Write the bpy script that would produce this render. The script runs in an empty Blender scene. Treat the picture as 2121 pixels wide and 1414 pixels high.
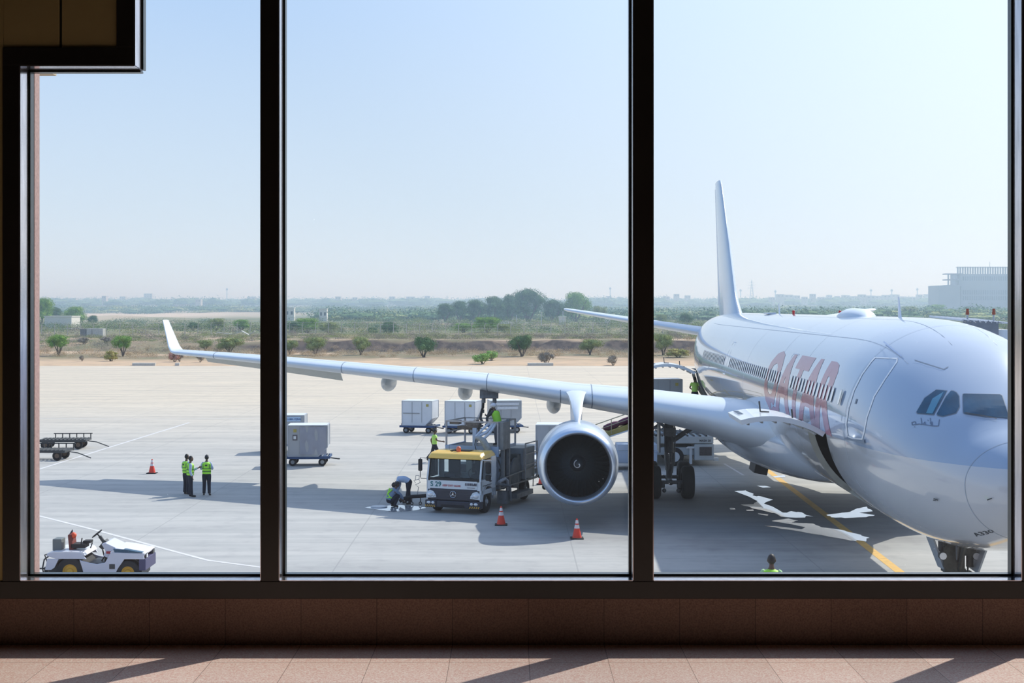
import bpy, bmesh, math, random
from math import sin, cos, pi, radians, sqrt
from mathutils import Vector, Matrix, Euler
from mathutils.bvhtree import BVHTree
from mathutils.geometry import tessellate_polygon
random.seed(7)
S = bpy.context.scene
COL = S.collection
# ---------------------------------------------------------------- camera
F, CX, HY, CH = 3020.0, 1060.5, 637.3, 8.05      # focal length in pixels, centre column, horizon row, eye height
cam_d = bpy.data.cameras.new('camera'); cam = bpy.data.objects.new('camera', cam_d); COL.objects.link(cam)
cam.location = (0, 0, CH); cam.rotation_euler = (pi/2, 0, 0)
cam_d.sensor_width = 36; cam_d.lens = 36*F/2121; cam_d.shift_y = -(707-HY)/2121
cam_d.clip_start = 0.1; cam_d.clip_end = 20000
S.camera = cam
# ---------------------------------------------------------------- sky, sun, exposure
SUN = Vector((0.74, 0.80, 1.0)).normalized()
W = bpy.data.worlds.new('world'); S.world = W; W.use_nodes = True
nt = W.node_tree; N = nt.nodes; L = nt.links; N.clear()
def nn(t, **k):
    n = N.new(t)
    for a, b in k.items(): setattr(n, a, b)
    return n
tc = nn('ShaderNodeTexCoord'); sep = nn('ShaderNodeSeparateXYZ'); L.new(tc.outputs['Generated'], sep.inputs[0])
rmp = nn('ShaderNodeValToRGB'); L.new(sep.outputs['Z'], rmp.inputs[0])
e = rmp.color_ramp.elements
e[0].position = 0.0; e[0].color = (.84, .91, .97, 1)
e[1].position = 1.0; e[1].color = (.17, .33, .68, 1)
for p_, c_ in ((.07, (.70, .82, .96, 1)), (.20, (.52, .70, .98, 1)), (.45, (.32, .51, .85, 1))):
    q = rmp.color_ramp.elements.new(p_); q.color = c_
dot = nn('ShaderNodeVectorMath', operation='DOT_PRODUCT'); L.new(tc.outputs['Generated'], dot.inputs[0]); dot.inputs[1].default_value = SUN
mr = nn('ShaderNodeMapRange'); mr.inputs[1].default_value = .55; mr.inputs[2].default_value = 1.0; L.new(dot.outputs['Value'], mr.inputs[0])
pw = nn('ShaderNodeMath', operation='POWER'); L.new(mr.outputs[0], pw.inputs[0]); pw.inputs[1].default_value = 1.6
mx = nn('ShaderNodeMixRGB'); mx.blend_type = 'ADD'; L.new(pw.outputs[0], mx.inputs[0]); L.new(rmp.outputs[0], mx.inputs[1]); mx.inputs[2].default_value = (1.1, 1.0, .9, 1)
bg = nn('ShaderNodeBackground'); L.new(mx.outputs[0], bg.inputs[0]); bg.inputs[1].default_value = 1.0
wo = nn('ShaderNodeOutputWorld'); L.new(bg.outputs[0], wo.inputs[0])
sd = bpy.data.lights.new('sun', 'SUN'); sd.energy = 4.3; sd.angle = radians(.55); sd.color = (1, .95, .86)
so = bpy.data.objects.new('sun', sd); COL.objects.link(so); so.rotation_euler = SUN.to_track_quat('Z', 'Y').to_euler()
S.view_settings.view_transform = 'Standard'; S.view_settings.look = 'None'; S.view_settings.gamma = 1
S.view_settings.use_curve_mapping = False; S.view_settings.exposure = 0.0
S.cycles.max_bounces = 8; S.cycles.transparent_max_bounces = 24; S.cycles.volume_bounces = 0; S.cycles.caustics_reflective = False
S.cycles.caustics_refractive = False; S.cycles.use_denoising = True; S.cycles.sample_clamp_indirect = 6
S.cycles.volume_step_rate = 10; S.cycles.volume_max_steps = 16
# ---------------------------------------------------------------- pixel helpers (used once to find where things stand)
def P(px, py, Y): return Vector(((px-CX)/F*Y, Y, CH-(py-HY)/F*Y))
def G(px, py, z=0.0):
    Y = F*(CH-z)/(py-HY); return Vector(((px-CX)/F*Y, Y, z))
# ---------------------------------------------------------------- materials
MATS = {}
def mat(name, col, rough=.6, metal=0, spec=.5, coat=0, var=.08, scale=3, bump=0, bscale=30, emit=None, col2=None, stretch=None, band=None, alpha=1):
    if name in MATS: return MATS[name]
    m = bpy.data.materials.new(name); m.use_nodes = True; t = m.node_tree; n = t.nodes; l = t.links
    b = n['Principled BSDF']; b.inputs['Roughness'].default_value = rough; b.inputs['Metallic'].default_value = metal
    b.inputs['Specular IOR Level'].default_value = spec; b.inputs['Coat Weight'].default_value = coat; b.inputs['Coat Roughness'].default_value = .04
    c = n.new('ShaderNodeTexCoord'); mp = n.new('ShaderNodeMapping'); l.new(c.outputs['Object'], mp.inputs[0])
    if stretch: mp.inputs['Scale'].default_value = stretch
    no = n.new('ShaderNodeTexNoise'); no.inputs['Scale'].default_value = scale; no.inputs['Detail'].default_value = 6; l.new(mp.outputs[0], no.inputs['Vector'])
    mi = n.new('ShaderNodeMixRGB'); l.new(no.outputs['Fac'], mi.inputs[0])
    if col2: a1, a2 = col, col2
    else: a1 = tuple(max(0, v*(1-var*1.6)) for v in col); a2 = tuple(min(1, v*(1+var*1.6)) for v in col)
    mi.inputs[1].default_value = (*a1, 1); mi.inputs[2].default_value = (*a2, 1)
    out = mi.outputs[0]
    if col2:
        mr = n.new('ShaderNodeMapRange'); mr.inputs[1].default_value = .38; mr.inputs[2].default_value = .62; l.new(no.outputs['Fac'], mr.inputs[0]); l.new(mr.outputs[0], mi.inputs[0])
    if band:      # paint scheme that changes at a height of the object
        sx = n.new('ShaderNodeSeparateXYZ'); l.new(c.outputs['Object'], sx.inputs[0])
        for z0, z1, cc in band:
            g1 = n.new('ShaderNodeMath'); g1.operation = 'GREATER_THAN'; l.new(sx.outputs['Z'], g1.inputs[0]); g1.inputs[1].default_value = z0
            g2 = n.new('ShaderNodeMath'); g2.operation = 'LESS_THAN'; l.new(sx.outputs['Z'], g2.inputs[0]); g2.inputs[1].default_value = z1
            g3 = n.new('ShaderNodeMath'); g3.operation = 'MULTIPLY'; l.new(g1.outputs[0], g3.inputs[0]); l.new(g2.outputs[0], g3.inputs[1])
            m2 = n.new('ShaderNodeMixRGB'); l.new(g3.outputs[0], m2.inputs[0]); l.new(out, m2.inputs[1]); m2.inputs[2].default_value = (*cc, 1); out = m2.outputs[0]
    l.new(out, b.inputs['Base Color'])
    if bump:
        n2 = n.new('ShaderNodeTexNoise'); n2.inputs['Scale'].default_value = bscale; n2.inputs['Detail'].default_value = 4; l.new(mp.outputs[0], n2.inputs['Vector'])
        bp = n.new('ShaderNodeBump'); bp.inputs['Strength'].default_value = bump; bp.inputs['Distance'].default_value = .02; l.new(n2.outputs['Fac'], bp.inputs['Height']); l.new(bp.outputs[0], b.inputs['Normal'])
    if emit: b.inputs['Emission Color'].default_value = (*emit[:3], 1); b.inputs['Emission Strength'].default_value = emit[3]
    MATS[name] = m; return m
def glass_mat(name, tint, gloss=.06, rough=.02, dirt=0.0):
    m = bpy.data.materials.new(name); m.use_nodes = True; t = m.node_tree; n = t.nodes; l = t.links; n.clear()
    tr = n.new('ShaderNodeBsdfTransparent'); tr.inputs[0].default_value = (*tint, 1)
    gl = n.new('ShaderNodeBsdfGlossy'); gl.inputs['Roughness'].default_value = rough
    fr = n.new('ShaderNodeFresnel'); fr.inputs[0].default_value = 1.45
    mu = n.new('ShaderNodeMath'); mu.operation = 'MULTIPLY'; l.new(fr.outputs[0], mu.inputs[0]); mu.inputs[1].default_value = gloss/.04
    mi = n.new('ShaderNodeMixShader'); l.new(mu.outputs[0], mi.inputs[0]); l.new(tr.outputs[0], mi.inputs[1]); l.new(gl.outputs[0], mi.inputs[2])
    out = mi.outputs[0]
    if dirt:
        df = n.new('ShaderNodeBsdfTranslucent'); df.inputs[0].default_value = (.9, .93, 1, 1)
        c = n.new('ShaderNodeTexCoord'); v = n.new('ShaderNodeTexVoronoi'); v.inputs['Scale'].default_value = 26; l.new(c.outputs['Object'], v.inputs['Vector'])
        lt = n.new('ShaderNodeMath'); lt.operation = 'LESS_THAN'; l.new(v.outputs['Distance'], lt.inputs[0])
        ns = n.new('ShaderNodeTexNoise'); ns.inputs['Scale'].default_value = 1.3; l.new(c.outputs['Object'], ns.inputs['Vector'])
        mrr = n.new('ShaderNodeMapRange'); mrr.inputs[1].default_value = .5; mrr.inputs[2].default_value = .75; mrr.inputs[3].default_value = 0; mrr.inputs[4].default_value = .055; l.new(ns.outputs['Fac'], mrr.inputs[0]); l.new(mrr.outputs[0], lt.inputs[1])
        sc = n.new('ShaderNodeMath'); sc.operation = 'MULTIPLY_ADD'; l.new(lt.outputs[0], sc.inputs[0]); sc.inputs[1].default_value = .5; sc.inputs[2].default_value = dirt
        m2 = n.new('ShaderNodeMixShader'); l.new(sc.outputs[0], m2.inputs[0]); l.new(out, m2.inputs[1]); l.new(df.outputs[0], m2.inputs[2]); out = m2.outputs[0]
    o = n.new('ShaderNodeOutputMaterial'); l.new(out, o.inputs[0]); MATS[name] = m; return m
# ---------------------------------------------------------------- mesh builder
class MB:
    def __init__(s): s.v = []; s.f = []
    def add(s, vs, fs, M=None):
        o = len(s.v); s.v += [tuple(M @ Vector(q)) if M else tuple(q) for q in vs]; s.f += [tuple(i+o for i in f) for f in fs]; return s
    def box(s, c, d, rz=0, rx=0, ry=0, M=None):
        x, y, z = (q/2 for q in d); R = Euler((rx, ry, rz)).to_matrix(); c = Vector(c)
        vs = [c + R @ Vector((a*x, b*y, g*z)) for a in (-1, 1) for b in (-1, 1) for g in (-1, 1)]
        return s.add(vs, [(0, 1, 3, 2), (4, 6, 7, 5), (0, 4, 5, 1), (2, 3, 7, 6), (0, 2, 6, 4), (1, 5, 7, 3)], M)
    def bb(s, a, b): return s.box([(p+q)/2 for p, q in zip(a, b)], [abs(p-q) for p, q in zip(a, b)])
    def cyl(s, p0, p1, r0, r1=None, n=16, cap=True):
        r1 = r0 if r1 is None else r1; p0 = Vector(p0); p1 = Vector(p1); d = (p1-p0).normalized()
        u = d.orthogonal().normalized(); w = d.cross(u)
        vs = [p + (u*cos(2*pi*i/n)+w*sin(2*pi*i/n))*r for p, r in ((p0, r0), (p1, r1)) for i in range(n)]
        fs = [(i, (i+1) % n, n+(i+1) % n, n+i) for i in range(n)]
        if cap: fs += [tuple(range(n-1, -1, -1)), tuple(range(n, 2*n))]
        return s.add(vs, fs)
    def tube(s, pts, r, n=8, rr=None):
        pts = [Vector(p) for p in pts]; vs = []; u = None
        for k, p in enumerate(pts):
            d = (pts[min(k+1, len(pts)-1)]-pts[max(k-1, 0)]).normalized()
            if u is None: u = d.orthogonal().normalized()
            u = (u-d*u.dot(d)).normalized(); w = d.cross(u); q = rr[k] if rr else r
            vs += [p+(u*cos(2*pi*i/n)+w*sin(2*pi*i/n))*q for i in range(n)]
        m = len(pts); fs = [(k*n+i, k*n+(i+1) % n, (k+1)*n+(i+1) % n, (k+1)*n+i) for k in range(m-1) for i in range(n)]
        fs += [tuple(range(n-1, -1, -1)), tuple(range((m-1)*n, m*n))]
        return s.add(vs, fs)
    def lathe(s, prof, n=48, M=None, close=False):   # profile of (axial, radius) around local X
        vs = [(a, r*cos(2*pi*i/n), r*sin(2*pi*i/n)) for a, r in prof for i in range(n)]
        m = len(prof); fs = [(k*n+i, k*n+(i+1) % n, (k+1)*n+(i+1) % n, (k+1)*n+i) for k in range(m-1) for i in range(n)]
        return s.add(vs, fs, M)
    def prism(s, poly, a, b, ax='y', M=None):  # poly in the two other axes
        def q(p, t): return (p[0], t, p[1]) if ax == 'y' else ((t, p[0], p[1]) if ax == 'x' else (p[0], p[1], t))
        n = len(poly); vs = [q(p, a) for p in poly]+[q(p, b) for p in poly]
        fs = [(i, (i+1) % n, n+(i+1) % n, n+i) for i in range(n)]
        for t in tessellate_polygon([[Vector((p[0], p[1], 0)) for p in poly]]): fs += [tuple(t), tuple(n+i for i in reversed(t))]
        return s.add(vs, fs, M)
    def ball(s, c, r, n=12, m=8, M=None):
        if not hasattr(r, '__len__'): r = (r, r, r)
        vs = [(c[0]+r[0]*sin(pi*j/m)*cos(2*pi*i/n), c[1]+r[1]*sin(pi*j/m)*sin(2*pi*i/n), c[2]+r[2]*cos(pi*j/m)) for j in range(m+1) for i in range(n)]
        fs = [(j*n+i, (j+1)*n+i, (j+1)*n+(i+1) % n, j*n+(i+1) % n) for j in range(m) for i in range(n)]
        return s.add(vs, fs, M)
    def loft(s, rings, cap=True, closed=True):
        n = len(rings[0]); vs = [p for r in rings for p in r]; m = len(rings)
        fs = [(k*n+i, k*n+(i+1) % n, (k+1)*n+(i+1) % n, (k+1)*n+i) for k in range(m-1) for i in range(n if closed else n-1)]
        if cap: fs += [tuple(range(n-1, -1, -1)), tuple(range((m-1)*n, m*n))]
        return s.add(vs, fs)
    def wheel(s, c, r, w, n=28, ax=(1, 0, 0)):   # rounded tyre about an axis
        M = Matrix.Translation(c) @ Vector((1, 0, 0)).rotation_difference(Vector(ax)).to_matrix().to_4x4()
        pr = [(-w/2, r*.55), (-w/2, r*.85), (-w*.4, r*.96), (-w*.25, r), (w*.25, r), (w*.4, r*.96), (w/2, r*.85), (w/2, r*.55), (w*.3, r*.5), (-w*.3, r*.5), (-w/2, r*.55)]
        return s.lathe(pr, n, M)
    def build(s, name, m, parent=None, smooth=None, bevel=0, loc=None, recalc=True):
        me = bpy.data.meshes.new(name); me.from_pydata(s.v, [], s.f); me.update()
        if recalc or smooth is not None:
            bm = bmesh.new(); bm.from_mesh(me)
            bmesh.ops.remove_doubles(bm, verts=bm.verts, dist=1e-5)
            if recalc: bmesh.ops.recalc_face_normals(bm, faces=bm.faces)
            bm.to_mesh(me); bm.free()
        if smooth is not None:
            for p in me.polygons: p.use_smooth = True
            try: me.set_sharp_from_angle(angle=radians(smooth))
            except Exception: pass
        me.materials.append(m)
        o = bpy.data.objects.new(name, me); COL.objects.link(o)
        if parent: o.parent = parent
        if loc: o.location = loc
        if bevel:
            bv = o.modifiers.new('bevel', 'BEVEL'); bv.width = bevel; bv.segments = 2; bv.limit_method = 'ANGLE'; bv.angle_limit = radians(35)
        return o
def tag(o, label=None, cat=None, group=None, kind=None):
    for k, v in (('label', label), ('category', cat), ('group', group), ('kind', kind)):
        if v: o[k] = v
    return o
def thing(name, label, cat, loc=(0, 0, 0), rz=0, group=None, sc=1):
    o = bpy.data.objects.new(name, None); COL.objects.link(o); o.location = loc; o.rotation_euler = (0, 0, rz); o.scale = (sc,)*3
    o.empty_display_size = .3
    return tag(o, label, cat, group)
def struct(name, mb, m, **k): return tag(mb.build(name, m, **k), kind='structure')
def dup(root, loc=None, rz=None, label=None, group=None, sc=None):
    def cp(o, par):
        c = o.copy(); COL.objects.link(c)
        if par: c.parent = par
        for ch in list(o.children):
            if ch.name != c.name: cp(ch, c)
        return c
    r = cp(root, None)
    if loc is not None: r.location = loc
    if rz is not None: r.rotation_euler = (0, 0, rz)
    if sc: r.scale = (sc,)*3 if not hasattr(sc, '__len__') else sc
    if label: r['label'] = label
    if group: r['group'] = group
    return r
def textmesh(txt, size=1, shear=0, bold=.022):
    cu = bpy.data.curves.new('t', 'FONT'); cu.body = txt; cu.size = size; cu.shear = shear; cu.resolution_u = 3; cu.offset = bold*size
    o = bpy.data.objects.new('t', cu); COL.objects.link(o); dg = bpy.context.evaluated_depsgraph_get(); dg.update()
    me = bpy.data.meshes.new_from_object(o.evaluated_get(dg)); bpy.data.objects.remove(o); bpy.data.curves.remove(cu)
    vs = [v.co.copy() for v in me.vertices]; fs = [tuple(p.vertices) for p in me.polygons]; bpy.data.meshes.remove(me)
    return vs, fs
def subdiv(vs, fs, maxlen):
    bm = bmesh.new(); b = [bm.verts.new(v) for v in vs]
    for f in fs:
        try: bm.faces.new([b[i] for i in f])
        except ValueError: pass
    bmesh.ops.triangulate(bm, faces=bm.faces)
    for _ in range(8):
        es = [e_ for e_ in bm.edges if e_.calc_length() > maxlen]
        if not es: break
        bmesh.ops.subdivide_edges(bm, edges=es, cuts=1); bmesh.ops.triangulate(bm, faces=[f for f in bm.faces if len(f.verts) > 3])
    bm.verts.index_update()
    r = [v.co.copy() for v in bm.verts], [tuple(v.index for v in f.verts) for f in bm.faces]; bm.free(); return r
def pchip(xs, ys):
    n = len(xs); h = [xs[i+1]-xs[i] for i in range(n-1)]; d = [(ys[i+1]-ys[i])/h[i] for i in range(n-1)]
    m = [d[0]]+[0 if d[i-1]*d[i] <= 0 else (h[i-1]+h[i])*3/((2*h[i]+h[i-1])/d[i-1]+(h[i]+2*h[i-1])/d[i]) for i in range(1, n-1)]+[d[-1]]
    def f(x):
        if x <= xs[0]: return ys[0]
        if x >= xs[-1]: return ys[-1]
        i = 0
        while xs[i+1] < x: i += 1
        t = (x-xs[i])/h[i]
        return (1+2*t)*(1-t)**2*ys[i]+t*(1-t)**2*h[i]*m[i]+t*t*(3-2*t)*ys[i+1]+t*t*(t-1)*h[i]*m[i+1]
    return f
# shared materials
WHITE = mat('white_paint', (.72, .75, .78), .35, var=.05); DARK = mat('dark_metal', (.045, .05, .055), .5, var=.2); BLACK = mat('black_rubber', (.018, .018, .02), .75, var=.2)
GREY = mat('grey_metal', (.30, .32, .34), .5, .3, var=.15); LGREY = mat('light_grey_metal', (.5, .53, .57), .4, .3, var=.12); RUST = mat('rusty_brown_metal', (.16, .11, .08), .8, var=.3)
ORANGE = mat('orange_plastic', (.85, .10, .03), .5); YEL = mat('yellow_paint', (.8, .45, .04), .4); CHROME = mat('bright_metal', (.8, .8, .82), .15, 1); LAMP = mat('lamp_glass', (.8, .82, .85), .1, .3)
NAVY = mat('navy_cloth', (.012, .017, .032), .85, var=.2); REDM = mat('red_paint', (.6, .03, .03), .5); TANK = mat('scuffed_grey_metal', (.2, .22, .24), .5, .4, var=.4, scale=6)
# ================================================================ the room
BRONZE = mat('dark_bronze_frame', (.022, .02, .018), .35, .0, spec=.5, var=.2)
REVEAL = mat('bronze_reveal', (.62, .58, .60), .16, .9, var=.25, scale=8, stretch=(3, 3, .6))
GASK = mat('window_gasket', (.012, .02, .02), .3)
OLIVE = mat('olive_wall_panel', (.42, .33, .14), .7, var=.05)
GRAN = mat('pink_granite_cladding', (.42, .27, .25), .6, var=.3, scale=60)
GLASS = glass_mat('window_glass', (.97, .985, .985), .012, .01, dirt=.006)
def tile_mat(name, c1, c2, joint, dx, ox, oy, dy=.36, horiz=True):
    m = bpy.data.materials.new(name); m.use_nodes = True; n = m.node_tree.nodes; l = m.node_tree.links; b = n['Principled BSDF']
    c = n.new('ShaderNodeTexCoord'); sx = n.new('ShaderNodeSeparateXYZ'); l.new(c.outputs['Object'], sx.inputs[0])
    no = n.new('ShaderNodeTexNoise'); no.inputs['Scale'].default_value = 150; no.inputs['Detail'].default_value = 3; l.new(c.outputs['Object'], no.inputs['Vector'])
    mr = n.new('ShaderNodeMapRange'); mr.inputs[1].default_value = .3; mr.inputs[2].default_value = .7; l.new(no.outputs['Fac'], mr.inputs[0])
    mi = n.new('ShaderNodeMixRGB'); l.new(mr.outputs[0], mi.inputs[0]); mi.inputs[1].default_value = (*c1, 1); mi.inputs[2].default_value = (*c2, 1)
    cb = n.new('ShaderNodeCombineXYZ'); ax = n.new('ShaderNodeMath'); ax.operation = 'SUBTRACT'; l.new(sx.outputs['X'], ax.inputs[0]); ax.inputs[1].default_value = ox
    # one flat tint per slab
    fl = n.new('ShaderNodeMath'); fl.operation = 'DIVIDE'; l.new(ax.outputs[0], fl.inputs[0]); fl.inputs[1].default_value = dx
    f2 = n.new('ShaderNodeMath'); f2.operation = 'FLOOR'; l.new(fl.outputs[0], f2.inputs[0]); wn = n.new('ShaderNodeTexWhiteNoise'); wn.noise_dimensions = '1D'; l.new(f2.outputs[0], wn.inputs['W'])
    vr = n.new('ShaderNodeMapRange'); l.new(wn.outputs['Value'], vr.inputs[0]); vr.inputs[3].default_value = .88; vr.inputs[4].default_value = 1.08
    ml = n.new('ShaderNodeMixRGB'); ml.blend_type = 'MULTIPLY'; ml.inputs[0].default_value = 1; l.new(mi.outputs[0], ml.inputs[1]); l.new(vr.outputs[0], ml.inputs[2])
    fr = n.new('ShaderNodeMath'); fr.operation = 'FRACT'; l.new(fl.outputs[0], fr.inputs[0]); lt = n.new('ShaderNodeMath'); lt.operation = 'LESS_THAN'; l.new(fr.outputs[0], lt.inputs[0]); lt.inputs[1].default_value = .007
    fac = lt.outputs[0]
    if horiz:
        ay = n.new('ShaderNodeMath'); ay.operation = 'SUBTRACT'; l.new(sx.outputs['Y'], ay.inputs[0]); ay.inputs[1].default_value = oy
        dv = n.new('ShaderNodeMath'); dv.operation = 'DIVIDE'; l.new(ay.outputs[0], dv.inputs[0]); dv.inputs[1].default_value = dy
        fy = n.new('ShaderNodeMath'); fy.operation = 'FRACT'; l.new(dv.outputs[0], fy.inputs[0]); ly = n.new('ShaderNodeMath'); ly.operation = 'LESS_THAN'; l.new(fy.outputs[0], ly.inputs[0]); ly.inputs[1].default_value = .007
        mm = n.new('ShaderNodeMath'); mm.operation = 'MAXIMUM'; l.new(lt.outputs[0], mm.inputs[0]); l.new(ly.outputs[0], mm.inputs[1]); fac = mm.outputs[0]
    mj = n.new('ShaderNodeMixRGB'); l.new(fac, mj.inputs[0]); l.new(ml.outputs[0], mj.inputs[1]); mj.inputs[2].default_value = (*joint, 1)
    l.new(mj.outputs[0], b.inputs['Base Color']); b.inputs['Roughness'].default_value = .45
    MATS[name] = m; return m
FLOORM = tile_mat('pink_granite_floor', (.74, .39, .31), (1.0, .86, .76), (.30, .18, .14), .3597, 1.155, 6.22)
WALLM = tile_mat('pink_granite_skirting', (.16, .08, .05), (.30, .17, .12), (.06, .03, .02), .3597, 1.155, 0, horiz=False)
FZ = 6.45; YF = 6.90; YG = 7.05; YO = 7.07
def fx(px, Y=YF): return (px-CX)/F*Y
def fz(py, Y=YF): return CH-(py-HY)/F*Y
struct('floor', MB().bb((-9, -5, FZ-.25), (9, 6.925, FZ)), FLOORM)
struct('ceiling', MB().bb((-9, -5, 10.9), (9, 7.3, 11.1)), mat('ceiling_paint', (.07, .065, .06), .9))
struct('wall_left', MB().bb((-9.2, -5, FZ), (-9, 7, 10.9)), OLIVE); struct('wall_right', MB().bb((9, -5, FZ), (9.2, 7, 10.9)), OLIVE)
struct('wall_back', MB().bb((-9, -5.2, FZ), (9, -5, 10.9)), mat('back_wall_paint', (.05, .045, .04), .9))
zr0, zr1 = fz(1240), fz(1203.5)
struct('wall_front', MB().bb((-9, 6.925, FZ-.25), (9, 7.25, zr0)), WALLM)
struct('trim_1', MB().bb((-9, YF, zr0), (9, YO, zr1)), BRONZE, bevel=.003)          # bottom rail
def member(i, a, b, z0=zr1, z1=10.4):
    struct('trim_%d' % i, MB().bb((fx(a), YF, z0), (fx(b), YO, z1)), BRONZE, bevel=.002)
XL0, XL1 = 5, 40
zc_top = fz(98); zc_bot = fz(135)
member(2, XL0, XL1, zr1, zc_bot)
member(3, 540.5, 577); member(4, 1312.5, 1352.5); member(5, 2118, 2165)
struct('trim_6', MB().bb((fx(XL0), YF, zc_bot), (fx(278), YO, zc_top)), BRONZE, bevel=.002)
struct('trim_7', MB().bb((fx(241), YF, zc_top), (fx(278), YO, 10.4)), BRONZE, bevel=.002)
struct('trim_8', MB().bb((-9, YF, 10.4), (9, YO, 10.9)), BRONZE)
struct('trim_9', MB().bb((-9, YF+.01, zr1-.02), (fx(XL0), YO+.2, 10.9)), OLIVE)     # wall beside the opening
o = struct('trim_10', MB().bb((fx(XL0), YF+.012, zc_top), (fx(120.5), YO, 10.9)), OLIVE, bevel=.003)
o = struct('trim_11', MB().bb((fx(126), YF+.012, zc_top), (fx(241), YO, 10.9)), OLIVE, bevel=.003)
struct('trim_12', MB().bb((fx(119), YF+.03, zc_top), (fx(127), YO-.01, 10.9)), GASK)
# inner cheeks of each opening, gasket, pane
def opening(i, poly, label=None):
    r = bpy.data.objects.new('window_%d' % i, None); COL.objects.link(r); r['kind'] = 'structure'
    n = len(poly); mb = MB(); gk = MB()
    cx = sum(p[0] for p in poly)/n; cz = sum(p[1] for p in poly)/n
    for k in range(n):
        a = Vector((poly[k][0], 0, poly[k][1])); b = Vector((poly[(k+1) % n][0], 0, poly[(k+1) % n][1])); d = (b-a).normalized(); nrm = Vector((-d.z, 0, d.x))
        t = .004
        # polygon runs counter-clockwise, inward normal = nrm
        a2 = a; b2 = b
        vs = []
        for (p, q) in ((a2, 0), (b2, 0)):
            for yy, off in ((YF+.004, 0), (YF+.004, t), (YG, t), (YG, 0)): vs.append(Vector((p.x, yy, p.z))+nrm*off)
        mb.add(vs, [(0, 1, 5, 4), (1, 2, 6, 5), (2, 3, 7, 6), (3, 0, 4, 7), (0, 3, 2, 1), (4, 5, 6, 7)])
        vs = []
        for p in (a2, b2):
            for yy, off in ((YG-.03, t), (YG-.03, t+.009), (YO, t+.009), (YO, t)): vs.append(Vector((p.x, yy, p.z))+nrm*off)
        gk.add(vs, [(0, 1, 5, 4), (1, 2, 6, 5), (2, 3, 7, 6), (3, 0, 4, 7), (0, 3, 2, 1), (4, 5, 6, 7)])
    mb.build('reveal', REVEAL, r); gk.build('gasket', GASK, r)
    MB().prism(poly, YG-.008, YG-.002, 'y').build('pane', GLASS, r)
    return r
T = 10.4
opening(1, [(fx(XL1), zr1), (fx(540.5), zr1), (fx(540.5), T), (fx(278), T), (fx(278), zc_bot), (fx(XL1), zc_bot)])
opening(2, [(fx(577), zr1), (fx(1312.5), zr1), (fx(1312.5), T), (fx(577), T)])
opening(4, [(fx(2165), zr1), (8.9, zr1), (8.9, T), (fx(2165), T)])
opening(3, [(fx(1352.5), zr1), (fx(2118), zr1), (fx(2118), T), (fx(1352.5), T)])
struct('wall_outside', MB().bb((-9, 7.12, zr1-.1), (-978/F*7.2, 7.2, fz(150, 7.2)+.02)), GRAN, bevel=.004)
struct('trim_13', MB().bb((-9, 7.4, fz(157, 9)), (fx(117, 9), 9.0, fz(149, 9)+.3)), mat('beige_canopy_edge', (.55, .47, .35), .8))
struct('wall_outside_low', MB().bb((-9, 7.25, -.5), (9, 7.31, zr0-.02)), GRAN)
# the terminal's own outside, seen only in reflections and from other viewpoints
FAC = mat('terminal_cladding', (.14, .12, .11), .5, var=.1)
struct('wall_terminal_low', MB().bb((-60, 6.4, -.5), (60, 7.24, 6.0)), FAC)
struct('wall_terminal_high', MB().bb((-60, 6.4, 11.1), (60, 7.3, 16)), FAC)
struct('wall_terminal_wing', MB().bb((-60, 6.9, 6.0), (-9.2, 7.3, 11.1)), FAC); struct('wall_terminal_wing', MB().bb((9.2, 6.9, 6.0), (60, 7.3, 11.1)), FAC)
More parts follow.
